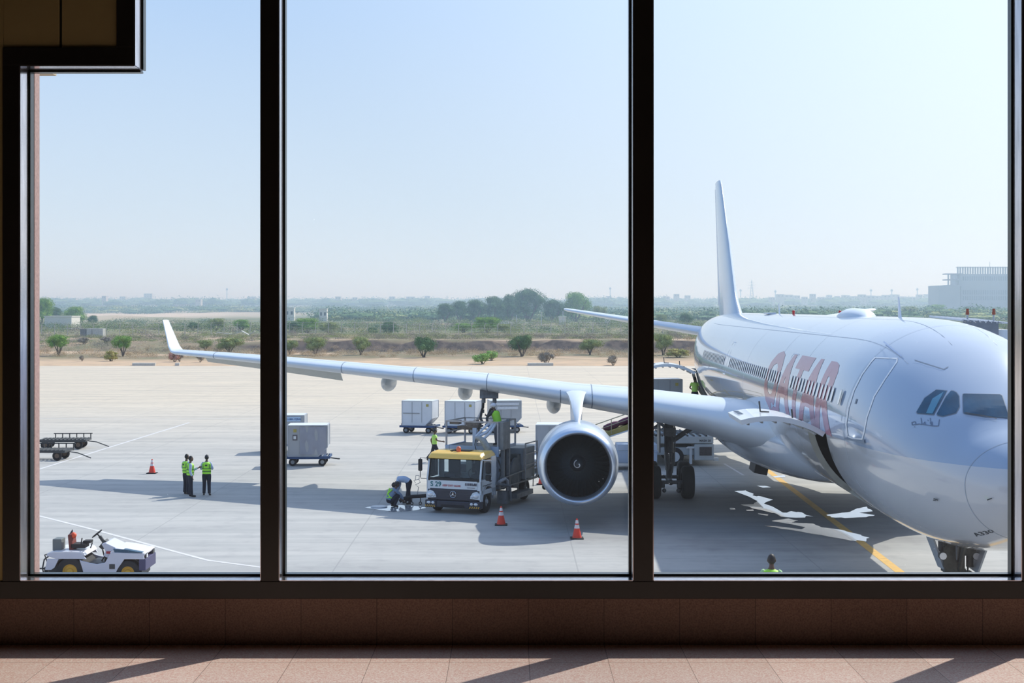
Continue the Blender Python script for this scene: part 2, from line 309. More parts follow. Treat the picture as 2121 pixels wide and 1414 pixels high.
# ================================================================ the ground outside
def ground_mat():
    m = bpy.data.materials.new('apron_concrete'); m.use_nodes = True; n = m.node_tree.nodes; l = m.node_tree.links; b = n['Principled BSDF']
    c = n.new('ShaderNodeTexCoord'); sx = n.new('ShaderNodeSeparateXYZ'); l.new(c.outputs['Object'], sx.inputs[0])
    def noise(sc, st=(1, 1, 1), det=6, rough=.55):
        mp = n.new('ShaderNodeMapping'); mp.inputs['Scale'].default_value = st; l.new(c.outputs['Object'], mp.inputs[0])
        q = n.new('ShaderNodeTexNoise'); q.inputs['Scale'].default_value = sc; q.inputs['Detail'].default_value = det; q.inputs['Roughness'].default_value = rough; l.new(mp.outputs[0], q.inputs['Vector']); return q.outputs['Fac']
    def mrange(v, a, b_, c_, d): q = n.new('ShaderNodeMapRange'); l.new(v, q.inputs[0]); q.inputs[1].default_value = a; q.inputs[2].default_value = b_; q.inputs[3].default_value = c_; q.inputs[4].default_value = d; return q.outputs[0]
    def mix(f, a, b_, mode='MIX'):
        q = n.new('ShaderNodeMixRGB'); q.blend_type = mode
        for i, v in enumerate((f, a, b_)):
            if isinstance(v, tuple): q.inputs[i].default_value = (*v, 1)
            elif isinstance(v, (int, float)): q.inputs[i].default_value = v
            else: l.new(v, q.inputs[i])
        return q.outputs[0]
    far = mrange(sx.outputs['Y'], 70, 125, 0, 1)
    col = mix(far, (.50, .485, .455), (.68, .58, .45))
    st = noise(.35, (.12, 1, 1)); col = mix(mrange(st, .35, .7, 0, 1), col, mix(far, (.42, .41, .39), (.58, .50, .40)))
    st2 = noise(1.2, (.1, 1, 1), 8); col = mix(1, col, mix(mrange(st2, .42, .62, 0, 1), (1, 1, 1), (.86, .87, .88)), 'MULTIPLY')
    st3 = noise(2.0, (.5, .5, 1), 9, .7); col = mix(1, col, mix(mrange(st3, .5, .75, 0, 1), (1, 1, 1), (.8, .8, .82)), 'MULTIPLY')
    # darker grey patch of ground under the aircraft, with a wavering edge
    gx = n.new('ShaderNodeVectorMath'); gx.operation = 'DISTANCE'; l.new(c.outputs['Object'], gx.inputs[0]); gx.inputs[1].default_value = (8.5, 57, 0)
    wob = noise(.25); ad = n.new('ShaderNodeMath'); ad.operation = 'MULTIPLY_ADD'; l.new(wob, ad.inputs[0]); ad.inputs[1].default_value = -10; l.new(gx.outputs['Value'], ad.inputs[2])
    col = mix(mrange(ad.outputs[0], 0, 6, .55, 0), col, (.12, .12, .125))
    # slab joints every 6 m
    def joint(o_, off):
        a = n.new('ShaderNodeMath'); a.operation = 'ADD'; l.new(sx.outputs[o_], a.inputs[0]); a.inputs[1].default_value = off
        d = n.new('ShaderNodeMath'); d.operation = 'DIVIDE'; l.new(a.outputs[0], d.inputs[0]); d.inputs[1].default_value = 7.5
        f_ = n.new('ShaderNodeMath'); f_.operation = 'FRACT'; l.new(d.outputs[0], f_.inputs[0]); g_ = n.new('ShaderNodeMath'); g_.operation = 'LESS_THAN'; l.new(f_.outputs[0], g_.inputs[0]); g_.inputs[1].default_value = .006; return g_.outputs[0]
    q = n.new('ShaderNodeMath'); q.operation = 'MAXIMUM'; l.new(joint('X', 103), q.inputs[0]); l.new(joint('Y', 100), q.inputs[1])
    f3 = n.new('ShaderNodeMath'); f3.operation = 'MULTIPLY'; l.new(q.outputs[0], f3.inputs[0]); f3.inputs[1].default_value = .35
    col = mix(f3.outputs[0], col, (.2, .2, .2))
    l.new(col, b.inputs['Base Color']); b.inputs['Roughness'].default_value = .75; b.inputs['Specular IOR Level'].default_value = .3
    bp = n.new('ShaderNodeBump'); bp.inputs['Strength'].default_value = .15; bp.inputs['Distance'].default_value = .02; l.new(st3, bp.inputs['Height']); l.new(bp.outputs[0], b.inputs['Normal'])
    MATS['apron'] = m; return m
APRON_Y = 202
g = MB(); g.bb((-400, 7.31, -1), (400, APRON_Y, 0)); struct('apron_ground', g, ground_mat())
def ss(a, b, x): t = max(0, min(1, (x-a)/(b-a))); return t*t*(3-2*t)
def hsh(x, y):
    return (sin(x*.031+1.3)*cos(y*.027+.4)+.5*sin(x*.083+y*.061)+.35*sin(x*.19-y*.13+2)+.2*sin(x*.41+y*.37))
def terr(x, y):
    h = -.03
    h += .18*ss(202, 206, y)+.25*ss(206, 228, y)*(.6+.4*hsh(x*2, y*2))
    steep = ss(-60, -35, x)
    b0 = 251+1.5*hsh(x*3, 7)
    h += (1-steep)*1.9*ss(225, 285, y)+steep*(.15*ss(215, 250, y)+2.0*ss(b0, b0+2.6, y))
    h += .35*ss(285, 330, y)*hsh(x, y)
    h += 2*ss(350, 700, y)*(.3+.3*hsh(x*.5, y*.5))+9*ss(900, 2200, y)+12*ss(2200, 3200, y)
    return h
def land_mat():
    m = bpy.data.materials.new('dry_scrubland'); m.use_nodes = True; n = m.node_tree.nodes; l = m.node_tree.links; b = n['Principled BSDF']
    c = n.new('ShaderNodeTexCoord'); sx = n.new('ShaderNodeSeparateXYZ'); l.new(c.outputs['Object'], sx.inputs[0])
    def noise(sc, st=(1, 1, 1), det=7):
        mp = n.new('ShaderNodeMapping'); mp.inputs['Scale'].default_value = st; l.new(c.outputs['Object'], mp.inputs[0]); q = n.new('ShaderNodeTexNoise'); q.inputs['Scale'].default_value = sc; q.inputs['Detail'].default_value = det; l.new(mp.outputs[0], q.inputs['Vector']); return q.outputs['Fac']
    def mrange(v, a, b_, c_=0, d=1): q = n.new('ShaderNodeMapRange'); l.new(v, q.inputs[0]); q.inputs[1].default_value = a; q.inputs[2].default_value = b_; q.inputs[3].default_value = c_; q.inputs[4].default_value = d; return q.outputs[0]
    def mix(f, a, b_):
        q = n.new('ShaderNodeMixRGB')
        for i, v in enumerate((f, a, b_)):
            if isinstance(v, tuple): q.inputs[i].default_value = (*v, 1)
            else: l.new(v, q.inputs[i])
        return q.outputs[0]
    sand = mix(mrange(noise(.35), .35, .65), (.62, .44, .29), (.50, .37, .26))
    grass = mix(mrange(noise(.22, (1, .4, 1)), .35, .65), (.30, .225, .15), (.20, .19, .11))
    near = mrange(sx.outputs['Y'], 214, 228)
    col = mix(near, sand, mix(mrange(noise(.12, (.4, 1, 1)), .34, .48), sand, grass))
    green = mix(mrange(noise(.03, (1, .5, 1)), .4, .6), (.13, .17, .08), (.26, .22, .13))
    col = mix(mrange(sx.outputs['Y'], 300, 340), col, green)
    pl = mix(mrange(sx.outputs['X'], -230, -120), (.60, .48, .36), green)     # pale open field beyond the fence on one side
    col = mix(mrange(sx.outputs['Y'], 520, 640), col, pl)
    col = mix(mrange(sx.outputs['Y'], 1100, 1300), col, green)
    ge = n.new('ShaderNodeNewGeometry'); sn = n.new('ShaderNodeSeparateXYZ'); l.new(ge.outputs['Normal'], sn.inputs[0])
    col = mix(mrange(sn.outputs['Z'], .97, .9), col, mix(mrange(noise(.8), .4, .6), (.10, .075, .065), (.19, .14, .11)))   # bare cut earth of the bank
    l.new(col, b.inputs['Base Color']); b.inputs['Roughness'].default_value = .95; b.inputs['Specular IOR Level'].default_value = .1
    return m
ys = [201.5, 203, 205, 207]+[210+4*i for i in range(8)]+[242+1.2*i for i in range(16)]+[262+6*i for i in range(14)]+[350*1.09**i for i in range(34)]
xs = [-1, -.8]+[-.6+.012*i for i in range(101)]+[.8, 1]
g = MB(); nx = len(xs)
for y in ys:
    for x in xs:
        X = x*(y*.9+60); g.v.append((X, y, terr(X, y)))
for j in range(len(ys)-1):
    for i in range(nx-1): g.f.append((j*nx+i, j*nx+i+1, (j+1)*nx+i+1, (j+1)*nx+i))
struct('scrubland_ground', g, land_mat(), smooth=60)
# low lip of broken tarmac at the apron's far edge
# painted lines
def strip(pts, w, z=.004, wz=None):
    mb = MB(); L_ = []
    for k, p in enumerate(pts):
        d = (pts[min(k+1, len(pts)-1)]-pts[max(0, k-1)]).normalized(); s_ = Vector((-d.y, d.x, 0))*w/2
        L_ += [Vector((p.x, p.y, z))-s_, Vector((p.x, p.y, z))+s_]
    mb.add(L_, [(2*k, 2*k+1, 2*k+3, 2*k+2) for k in range(len(pts)-1)]); return mb
WL = mat('white_line_paint', (.68, .66, .66), .8, var=.12, scale=5); YL = mat('yellow_line_paint', (.74, .45, .13), .8, var=.2, scale=4)
def line(name, pxs, w, m, label=None):
    return struct(name, strip([G(*p) for p in pxs], w), m)
line('white_line_marking', [(60, 978), (240, 922), (392, 875)], .14, WL)
line('white_line_marking', [(60, 1063), (200, 1098), (340, 1136), (430, 1160), (560, 1177)], .15, WL)
line('white_line_marking', [(60, 866), (300, 868), (545, 866)], .12, WL)
line('white_line_marking', [(1540, 984), (1500, 960)], .12, WL)
pts = [Vector((11.12+.0304*x+.28, 30.54+x, 0)) for x in (0, 6, 12, 20, 30, 44, 60, 90)]
struct('yellow_guide_line', strip(pts, .30), YL)
# haze over the open land
HZ = bpy.data.materials.new('haze'); HZ.use_nodes = True; n = HZ.node_tree.nodes; n.clear(); vs_ = n.new('ShaderNodeVolumeScatter'); vs_.inputs['Color'].default_value = (.56, .78, 1, 1); vs_.inputs['Density'].default_value = .0008; vs_.inputs['Anisotropy'].default_value = .35
oo = n.new('ShaderNodeOutputMaterial'); HZ.node_tree.links.new(vs_.outputs[0], oo.inputs['Volume'])
hz = MB().bb((-3500, 150, -20), (3500, 6500, 42)).build('distant_haze', HZ); tag(hz, 'pale blue haze hanging over the far scrubland and city', 'haze', kind='stuff')
# ================================================================ the airliner
TH = radians(88.26); AX, AY = 11.12, 30.54
AC = thing('airliner', 'large white twin-engine passenger jet parked nose-in with both cargo doors raised', 'airplane', (AX, AY, 0), TH)
AM = Matrix.Translation((AX, AY, 0)) @ Matrix.Rotation(TH, 4, 'Z'); AMI = AM.inverted()
ZC = 4.96
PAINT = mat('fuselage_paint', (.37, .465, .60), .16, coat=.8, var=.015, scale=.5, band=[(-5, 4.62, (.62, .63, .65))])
WINGM = mat('wing_paint', (.68, .74, .80), .38, coat=.15, var=.04, scale=1.5); WUND = mat('engine_paint', (.58, .65, .74), .3, .15, coat=.3, var=.02)
SEAM = mat('panel_seam', (.20, .25, .31), .6); SEAML = mat('faint_seam', (.40, .47, .55), .4); DOORL = mat('door_outline_paint', (.9, .92, .95), .4); MAROON = mat('maroon_lettering', (.36, .045, .12), .32, coat=.55, var=.02)
COCK = mat('cockpit_glass', (.015, .08, .15), .08, spec=.5, coat=.2, var=.4, scale=2); LIP = mat('polished_lip', (.70, .76, .84), .30, .85, var=.02)
HOLD = mat('cargo_hold_lining', (.12, .13, .13), .8, var=.3); GEAR = mat('landing_gear_paint', (.16, .18, .19), .5, .3, var=.3, scale=6); TYRE = mat('tyre_rubber', (.025, .03, .032), .8, var=.3)
nose = [(0, -.85, -.85, 0, -.85), (.02, -.68, -1.02, .18, -.85), (.1, -.47, -1.22, .40, -.85), (.3, -.22, -1.46, .70, -.84), (.7, .04, -1.78, 1.08, -.8), (1.2, .29, -2.02, 1.42, -.72), (1.7, .50, -2.2, 1.68, -.65),
        (2.2, .88, -2.35, 1.9, -.57), (2.7, 1.17, -2.45, 2.08, -.5), (3.3, 1.50, -2.55, 2.26, -.4), (4, 1.84, -2.65, 2.42, -.3), (5, 2.24, -2.74, 2.6, -.18), (6, 2.49, -2.79, 2.7, -.1), (7.5, 2.70, -2.82, 2.79, -.03), (9, 2.79, -2.82, 2.82, 0), (11, 2.82, -2.82, 2.82, 0),
        (43, 2.82, -2.82, 2.82, 0), (47, 2.82, -2.45, 2.76, .1), (51, 2.80, -1.7, 2.5, .5), (55, 2.72, -.7, 2.0, 1.0), (59, 2.55, .35, 1.35, 1.45), (62, 2.3, 1.15, .7, 1.75), (63.2, 2.1, 1.5, .3, 1.8), (63.4, 1.85, 1.75, .05, 1.8)]
fzt, fzb, fhw, fzm = (pchip([r[0] for r in nose], [r[k] for r in nose]) for k in (1, 2, 3, 4))
def fpt(x, a):      # point on the skin: x aft, a = angle from starboard horizontal
    zt, zb, hw, zm = fzt(x), fzb(x), fhw(x), fzm(x); s_ = sin(a)
    return Vector((x, hw*cos(a), ZC+zm+((zt-zm) if s_ > 0 else (zm-zb))*s_))
NS = 96
stx = [0, .02, .05, .1, .18, .3, .45, .6, .8, 1.0, 1.2, 1.45, 1.7, 1.95, 2.2, 2.45, 2.7, 3, 3.3, 3.6, 4, 4.5, 5, 5.5, 6, 6.7, 7.5, 8.3, 9, 9.35, 10.1, 10.9, 11.7, 12.45]+[14+i*1.5 for i in range(21)]+[45.3, 46.6, 47.9, 49.2]+[50.2+i for i in range(9)]+[59.2, 60, 61, 62, 62.6, 63.2, 63.4]
fm = MB()
for x in stx:
    for i in range(NS): fm.v.append(tuple(fpt(x, 2*pi*i/NS)))
holes = [(9.35, 12.45), (46.6, 49.2)]
for k in range(len(stx)-1):
    for i in range(NS):
        xm = (stx[k]+stx[k+1])/2; am = ((i+.5)/NS*360+180) % 360-180
        if -56.3 < am < -7.4 and any(a < xm < b for a, b in holes): continue
        fm.f.append((k*NS+i, k*NS+(i+1) % NS, (k+1)*NS+(i+1) % NS, (k+1)*NS+i))
BV = BVHTree.FromPolygons([Vector(v) for v in fm.v], fm.f)
fus = fm.build('fuselage', PAINT, AC, smooth=60)
fus['label'] = 'white and pale grey fuselage with airline lettering'
def cast(px, py):
    o_ = AMI @ Vector((0, 0, CH)); d = (AMI @ P(px, py, 10.0))-o_; d.normalize()
    h = BV.ray_cast(o_, d); return (h[0], h[1]) if h[0] else (None, None)
def skin_poly(name, polys, m, off=.006, parent=None, side=1, maxpx=6):
    """flat shapes given as seen in the photo, laid on the fuselage skin"""
    mb = MB()
    for poly in polys:
        vs = [Vector((p[0], p[1], 0)) for p in poly]; fs = tessellate_polygon([vs]); vs, fs = subdiv(vs, fs, maxpx)
        out = []; ok = True
        for v in vs:
            h, nrm = cast(v.x, v.y)
            if h is None: ok = False; break
            if nrm.dot(AMI @ Vector((0, 0, CH))-h) < 0: nrm = -nrm
            out.append(h+nrm*off)
        if ok:
            mb.add([(q.x, side*q.y, q.z) for q in out], fs)
    return mb.build(name, m, parent or AC, recalc=False) if mb.v else None
def stroke_px(pts, w, closed=False):
    r = []; n = len(pts)
    for k in range(n if closed else n-1):
        a = Vector(pts[k]); b = Vector(pts[(k+1) % n]); d = (b-a).normalized(); s_ = Vector((-d.y, d.x))*w/2; a = a-d*w*.3; b = b+d*w*.3
        r.append([tuple(a-s_), tuple(b-s_), tuple(b+s_), tuple(a+s_)])
    return r
def skin_strip(name, pts, w, m, off=.005, mirror=True):   # pts = list of (x, angle)
    mb = MB(); pp = [fpt(x, a) for x, a in pts]; nn_ = []
    for (x, a) in pts:
        q = (fpt(x+.05, a)-fpt(x-.05, a)).cross(fpt(x, a+.02)-fpt(x, a-.02)); q.normalize()
        if q.dot(fpt(x, a)-Vector((x, 0, ZC))) < 0: q = -q
        nn_.append(q)
    L_ = []
    for k, p in enumerate(pp):
        d = (pp[min(k+1, len(pp)-1)]-pp[max(k-1, 0)]).normalized(); s_ = d.cross(nn_[k]).normalized()*w/2
        L_ += [p+nn_[k]*off-s_, p+nn_[k]*off+s_]
    fs = [(2*k, 2*k+1, 2*k+3, 2*k+2) for k in range(len(pp)-1)]; mb.add(L_, fs)
    if mirror: MB().add([(q.x, -q.y, q.z) for q in L_], fs).build(name, m, AC, recalc=False)
    return mb.build(name, m, AC, recalc=False)
# frame seams around the barrel, lap seams along it
for x in (1.05, 7.0, 14.6, 19.5, 27, 35, 43):
    skin_strip('panel_seam', [(x, radians(a)) for a in range(-90, 91, 4)], .018, SEAML)
for a in (52, 78): skin_strip('panel_seam', [(x, radians(a)) for x in [5+i*.8 for i in range(55)]], .016, SEAML)
# cockpit windows
cw = [[(1995, 817.5), (1997, 816), (2071, 817.5), (2075, 820), (2089, 862), (2086, 866), (2040, 862), (1998, 856.5), (1996, 854)],
      [(1970, 810), (1975, 810.5), (1981, 814), (1986, 821), (1987, 843), (1980, 855), (1954, 862), (1943, 860), (1941, 857), (1960, 822)],
      [(1939, 808), (1961, 810), (1934, 858.5), (1901, 856), (1899, 853), (1916, 825)]]
def grow(poly, g_):
    c = Vector((sum(p[0] for p in poly)/len(poly), sum(p[1] for p in poly)/len(poly))); return [tuple(c+(Vector(p)-c)*(1+g_/max(8, (Vector(p)-c).length))) for p in poly]
for i, w_ in enumerate(cw):
    for sd_ in (1, -1):
        fr = skin_poly('cockpit_window', [grow(w_, 1.8)], SEAM, .008, maxpx=9, side=sd_)
        skin_poly('pane', [w_], COCK, .014, fr, maxpx=9, side=sd_)
skin_poly('cockpit_window_blind', [[(1932, 826), (1955, 812), (1932, 857), (1919, 856)]], mat('blue_blind', (.05, .25, .38), .3, coat=1), .017)
skin_poly('wiper', stroke_px([(2000, 857.5), (2040, 864), (2064, 870)], 1.6), DARK, .05)
# door one: outline, sill, small window, handle
dpx = [(1812.8, 740.6), (1859, 742.5), (1858, 749), (1833.5, 785), (1811, 821), (1796, 864), (1790, 896), (1786, 909), (1767, 908), (1756, 903), (1753, 879), (1758, 845), (1769, 809), (1786, 775), (1805, 749)]
d1 = skin_poly('passenger_door', stroke_px(dpx, 2.6, True), DOORL, .010)
skin_poly('door_sill', [[(1752, 905), (1756, 907), (1786, 912), (1792, 908), (1793, 918), (1750, 909)]], SEAM, .03, d1)
skin_poly('door_window', [[(1774, 826), (1777, 826.5), (1774, 836), (1771, 836)]], SEAM, .012, d1)
skin_poly('rain_gutter', stroke_px([(1833, 711), (1869, 740)], 3.2), mat('gutter_paint', (.38, .48, .66), .4), .05)
skin_poly('panel_seam', stroke_px([(1895, 746), (1955, 765), (1964, 760)], 1.3), SEAM, .012)
skin_poly('pitot_probe', stroke_px([(1937, 1031), (1945, 1034)], 2.2)+stroke_px([(1936, 1034), (1941, 1035)], 2), DARK, .04)
skin_poly('pitot_probe', stroke_px([(2047, 1034), (2056, 1031)], 2.2), DARK, .04)
# name under the cockpit windows, drawn in strokes
nm = [[(1946, 869), (1944, 882), (1932, 882), (1912, 879)], [(1932, 881), (1931, 874), (1927, 876), (1932, 880)], [(1927, 866), (1929, 881)], [(1912, 879), (1916, 874), (1918, 879)], [(1908, 866), (1910, 879), (1904, 878)],
      [(1904, 878), (1899, 879), (1896, 876)], [(1890, 880), (1889, 875), (1896, 873), (1898, 879), (1890, 880)], [(1894, 884), (1895.5, 884)], [(1922, 870), (1923, 871)]]
for k, s_ in enumerate(nm): skin_poly('arabic_name', stroke_px(s_, 1.5), mat('blue_grey_lettering', (.14, .2, .3), .4), .012)
# lettering near the nose wheel and by the cargo door
def on_skin_text(txt, x0, a0, h, m, name='lettering', sy=1, mirror=True, cond=1, fit=None):
    vs, fs = textmesh(txt, h, bold=.045 if h > 1 else .02); vs, fs = subdiv(vs, fs, .25); mb = MB(); out = []
    if fit: cond = fit[0]/max(v.x for v in vs); sy = fit[1]*2.8/max(v.y for v in vs)
    for v in vs:
        a = a0+v.y*sy/2.8; x = x0-v.x*cond
        q = fpt(x, a); nrm = Vector((0, cos(a), sin(a))); out.append(q+nrm*.005)
    mb.add(out, fs)
    return mb.build(name, m, AC, recalc=False)
on_skin_text('QATAR', 21.3, radians(-5), 2.85, MAROON, 'airline_name', fit=(12.8, .69))
on_skin_text('A330', 1.7, radians(-58), .32, DARK, 'aircraft_number', cond=1.0, mirror=False)
on_skin_text('P P', 9.1, radians(-22), .3, DARK, 'door_marking', cond=-.5, mirror=False)
# cabin windows
wm = MB(); pn = MB()
def wring(mb, sx_, sz, off, x0=0):
    r = []; n = 14
    for i in range(n):
        t = 2*pi*i/n; c_ = cos(t); s_ = sin(t); ex = .7
        u = abs(c_)**ex*(1 if c_ > 0 else -1)*sx_; w_ = abs(s_)**ex*(1 if s_ > 0 else -1)*sz
        a = math.asin(.74/2.82)+w_/2.82; r.append(Vector((x0+u, 2.82*cos(a), ZC+2.82*sin(a)))+Vector((0, cos(a), sin(a)))*off)
    mb.add(r, [tuple(range(n))])
wring(wm, .14, .215, .016); wring(pn, .122, .197, .022)
CABW = mat('window_rim', (.33, .41, .50), .3); CABP = mat('pale_cabin_pane', (.95, .96, .97), .15, coat=.6)  # rim in grey-blue, pane in one near-white colour
w0 = wm.build('cabin_window', CABW, AC, recalc=False); p0 = pn.build('window_blind', CABP, w0, recalc=False)
k = 0; x = 7.75; first = True
while x < 43.5:
    skip = (16.1 < x < 18.2) or (32.8 < x < 34.2) or (8.0 < x < 8.4)
    if not skip:
        if first: w0.location.x = x; first = False
        else:
            c = w0.copy(); COL.objects.link(c); c.location.x = x; q = p0.copy(); COL.objects.link(q); q.parent = c
    x += .533
# door two and the rear doors as thin outlines
for xd in (17.1, 33.5, 54.2):
    hw = .54 if xd != 33.5 else .4; z0_, z1_ = radians(-8), radians(34)
    if xd == 33.5: z0_ = radians(4)
    skin_strip('passenger_door', [(xd-hw, z0_), (xd-hw, z0_+.2), (xd-hw, z1_-.2), (xd-hw, z1_), (xd, z1_), (xd+hw, z1_), (xd+hw, z1_-.2), (xd+hw, z0_+.2), (xd+hw, z0_), (xd, z0_), (xd-hw, z0_)], .05, DOORL, .012)
# cargo doors: opening lining and raised curved door
def cargo(x0, x1, name):
    a0, a1 = radians(-7.5), radians(-56.25); R_ = 2.82
    A = [a0+(a1-a0)*i/10 for i in range(11)]
    # lining box
    mb = MB()
    ring = [Vector((0, R_*cos(a), ZC+R_*sin(a))) for a in A]; inner = [Vector((0, (R_-.16)*cos(a), ZC+(R_-.16)*sin(a))) for a in A]
    for xx, s_ in ((x0, 1), (x1, -1)):
        vs = [Vector((xx, q.y, q.z)) for q in ring]+[Vector((xx+s_*.14, q.y, q.z)) for q in inner]
        mb.add(vs, [(i, i+1, 12+i, 11+i) for i in range(10)])
    for aa in (a0, a1):
        p_, q_ = Vector((0, R_*cos(aa), ZC+R_*sin(aa))), Vector((0, (R_-.16)*cos(aa), ZC+(R_-.16)*sin(aa)))
        mb.add([(x0, p_.y, p_.z), (x1, p_.y, p_.z), (x1-.14, q_.y, q_.z), (x0+.14, q_.y, q_.z)], [(0, 1, 2, 3)])
    mb.build('door_frame', mat('door_frame_paint', (.33, .34, .31), .6, var=.2), AC)
    hb = MB(); yi, zi = (R_-.16)*cos(a0), ZC+(R_-.16)*sin(a0); yb, zb_ = (R_-.16)*cos(a1), ZC+(R_-.16)*sin(a1)
    # hold interior: floor, ceiling, back, ends (open to the side)
    hb.add([(x0-2, .0, zi+.05), (x1+2, .0, zi+.05), (x1+2, yi, zi+.05), (x0-2, yi, zi+.05)], [(0, 1, 2, 3)])
    hb.add([(x0-2, -1, zb_), (x1+2, -1, zb_), (x1+2, yb, zb_), (x0-2, yb, zb_)], [(0, 1, 2, 3)])
    hb.add([(x0-2, .0, zb_), (x1+2, .0, zb_), (x1+2, .0, zi+.05), (x0-2, .0, zi+.05)], [(0, 1, 2, 3)])
    hb.build('cargo_hold', HOLD, AC)
    # the door
    hp = Vector((0, R_*cos(a0), ZC+R_*sin(a0)+.02)); rot = radians(130); mb = MB(); n = 12; V = []
    for xx in (x0+.03, x1-.03):
        for rr in (R_+.01, R_-.13):
            for i in range(n+1):
                a = a0+(a1-a0)*i/n; q = Vector((0, rr*cos(a), ZC+rr*sin(a)))-hp
                V.append(hp+Vector((xx, q.y*cos(rot)-q.z*sin(rot), q.y*sin(rot)+q.z*cos(rot))))
    m_ = n+1; fo = []; fi = []
    for i in range(n):
        fo.append((i, i+1, 2*m_+i+1, 2*m_+i)); fi.append((m_+i, 3*m_+i, 3*m_+i+1, m_+i+1))
        fi += [(i, m_+i, m_+i+1, i+1), (2*m_+i, 2*m_+i+1, 3*m_+i+1, 3*m_+i)]
    fi += [(0, 2*m_, 3*m_, m_), (n, m_+n, 3*m_+n, 2*m_+n)]
    mb.add(V, fo+fi); d_ = mb.build('cargo_door', mat('cargo_door_paint', (.75, .78, .8), .3, coat=.4, var=.03), AC, smooth=40); d_['label'] = name
    ib = MB()
    for i in range(1, n, 2):
        c = (V[m_+i]+V[3*m_+i])/2; dn = (V[m_+i]-V[i]).normalized(); ib.box(c+dn*.03, (x1-x0-.3, .05, .06))
    ib.build('door_rib', GREY, d_)
    for t_ in (.3, .62):
        sb = MB()
        i = int(n*t_); c = V[i].lerp(V[2*m_+i], .22 if t_ < .5 else .5); sb.tube([c+Vector((0, 0, .01)), c+Vector((0, .25, .03)), c+Vector((0, .28, .32))], .025, 6)
        sb.build('door_strut', DARK, d_)
    for i in range(9):
        j = n-1; c = V[j].lerp(V[2*m_+j], .5+.05*i); MB().box(c+Vector((0, 0, .012)), (.04, .16, .01)).build('door_marking', SEAM, d_)
cargo(9.35, 12.45, 'raised forward cargo door'); cargo(46.6, 49.2, 'raised rear cargo door')
# ---- belly fairing
fb = MB(); R = []
for i in range(29):
    x = 18.2+i*(39.6-18.2)/28; t = (x-18.2)/(39.6-18.2); g_ = max(.02, (sin(pi*min(1, t*1.5)/2) if t < .667 else cos(pi*(t-.667)/.667)))**.55
    r = []
    for j in range(40):
        a = 2*pi*j/40; c_, s_ = cos(a), sin(a); ex = .8
        y_ = abs(c_)**ex*(1 if c_ > 0 else -1)*(1.6+1.85*g_); z_ = 3.25+(abs(s_)**ex*(1 if s_ > 0 else -1))*((1.2*g_) if s_ > 0 else (.95+.85*g_))
        r.append((x, y_, z_))
    R.append(r)
fb.loft(R).build('belly_fairing', mat('belly_paint', (.55, .6, .66), .22, coat=.6, var=.03), AC, smooth=50)
MB().box((30.5, 1.7, 1.42), (1.6, .55, .5), rx=.2).build('gear_bay_door', DARK, AC)
# ---- wings
LEz = pchip([0, 3, 7.4, 9.4, 13.2, 17, 24, 29, 30], [3.3, 3.72, 4.34, 4.52, 4.9, 5.15, 5.62, 5.9, 5.95])
def wing_sec(y):
    le = 27.0+(y-9.37)*.625
    te = 35.3+(y*.02) if y < 9.4 else 35.5+(y-9.4)*(41.8-35.5)/(29-9.4)
    if y < 4.6: le -= (4.6-y)*.8
    c = te-le; t = .135 if y < 4 else (.135-.025*(y-4)/6 if y < 10 else .11-.012*(y-10)/19)
    inc = radians(4.2-3.2*y/29); return le, c, t, inc, LEz(y)
def airfoil(n=22, t=.12):
    P_ = []
    for i in range(n+1):
        b = i/n*pi; x = (1-cos(b))/2; yt = 5*t*(.2969*sqrt(x)-.126*x-.3516*x*x+.2843*x**3-.1036*x**4); P_.append((x, yt*1.0+.012*sin(pi*x)))
    lo = [(x, -(5*t*(.2969*sqrt(x)-.126*x-.3516*x*x+.2843*x**3-.1036*x**4))*.95+.012*sin(pi*x)) for x in [(1-cos(i/n*pi))/2 for i in range(n-1, 0, -1)]]
    return P_+lo
def wring_(y, sgn=1, le=None):
    l_, c, t, inc, z = wing_sec(y); af = airfoil(22, t); return [(l_+(px_*cos(inc)+pz*sin(inc))*c, sgn*y, z+(pz*cos(inc)-px_*sin(inc))*c) for px_, pz in af]
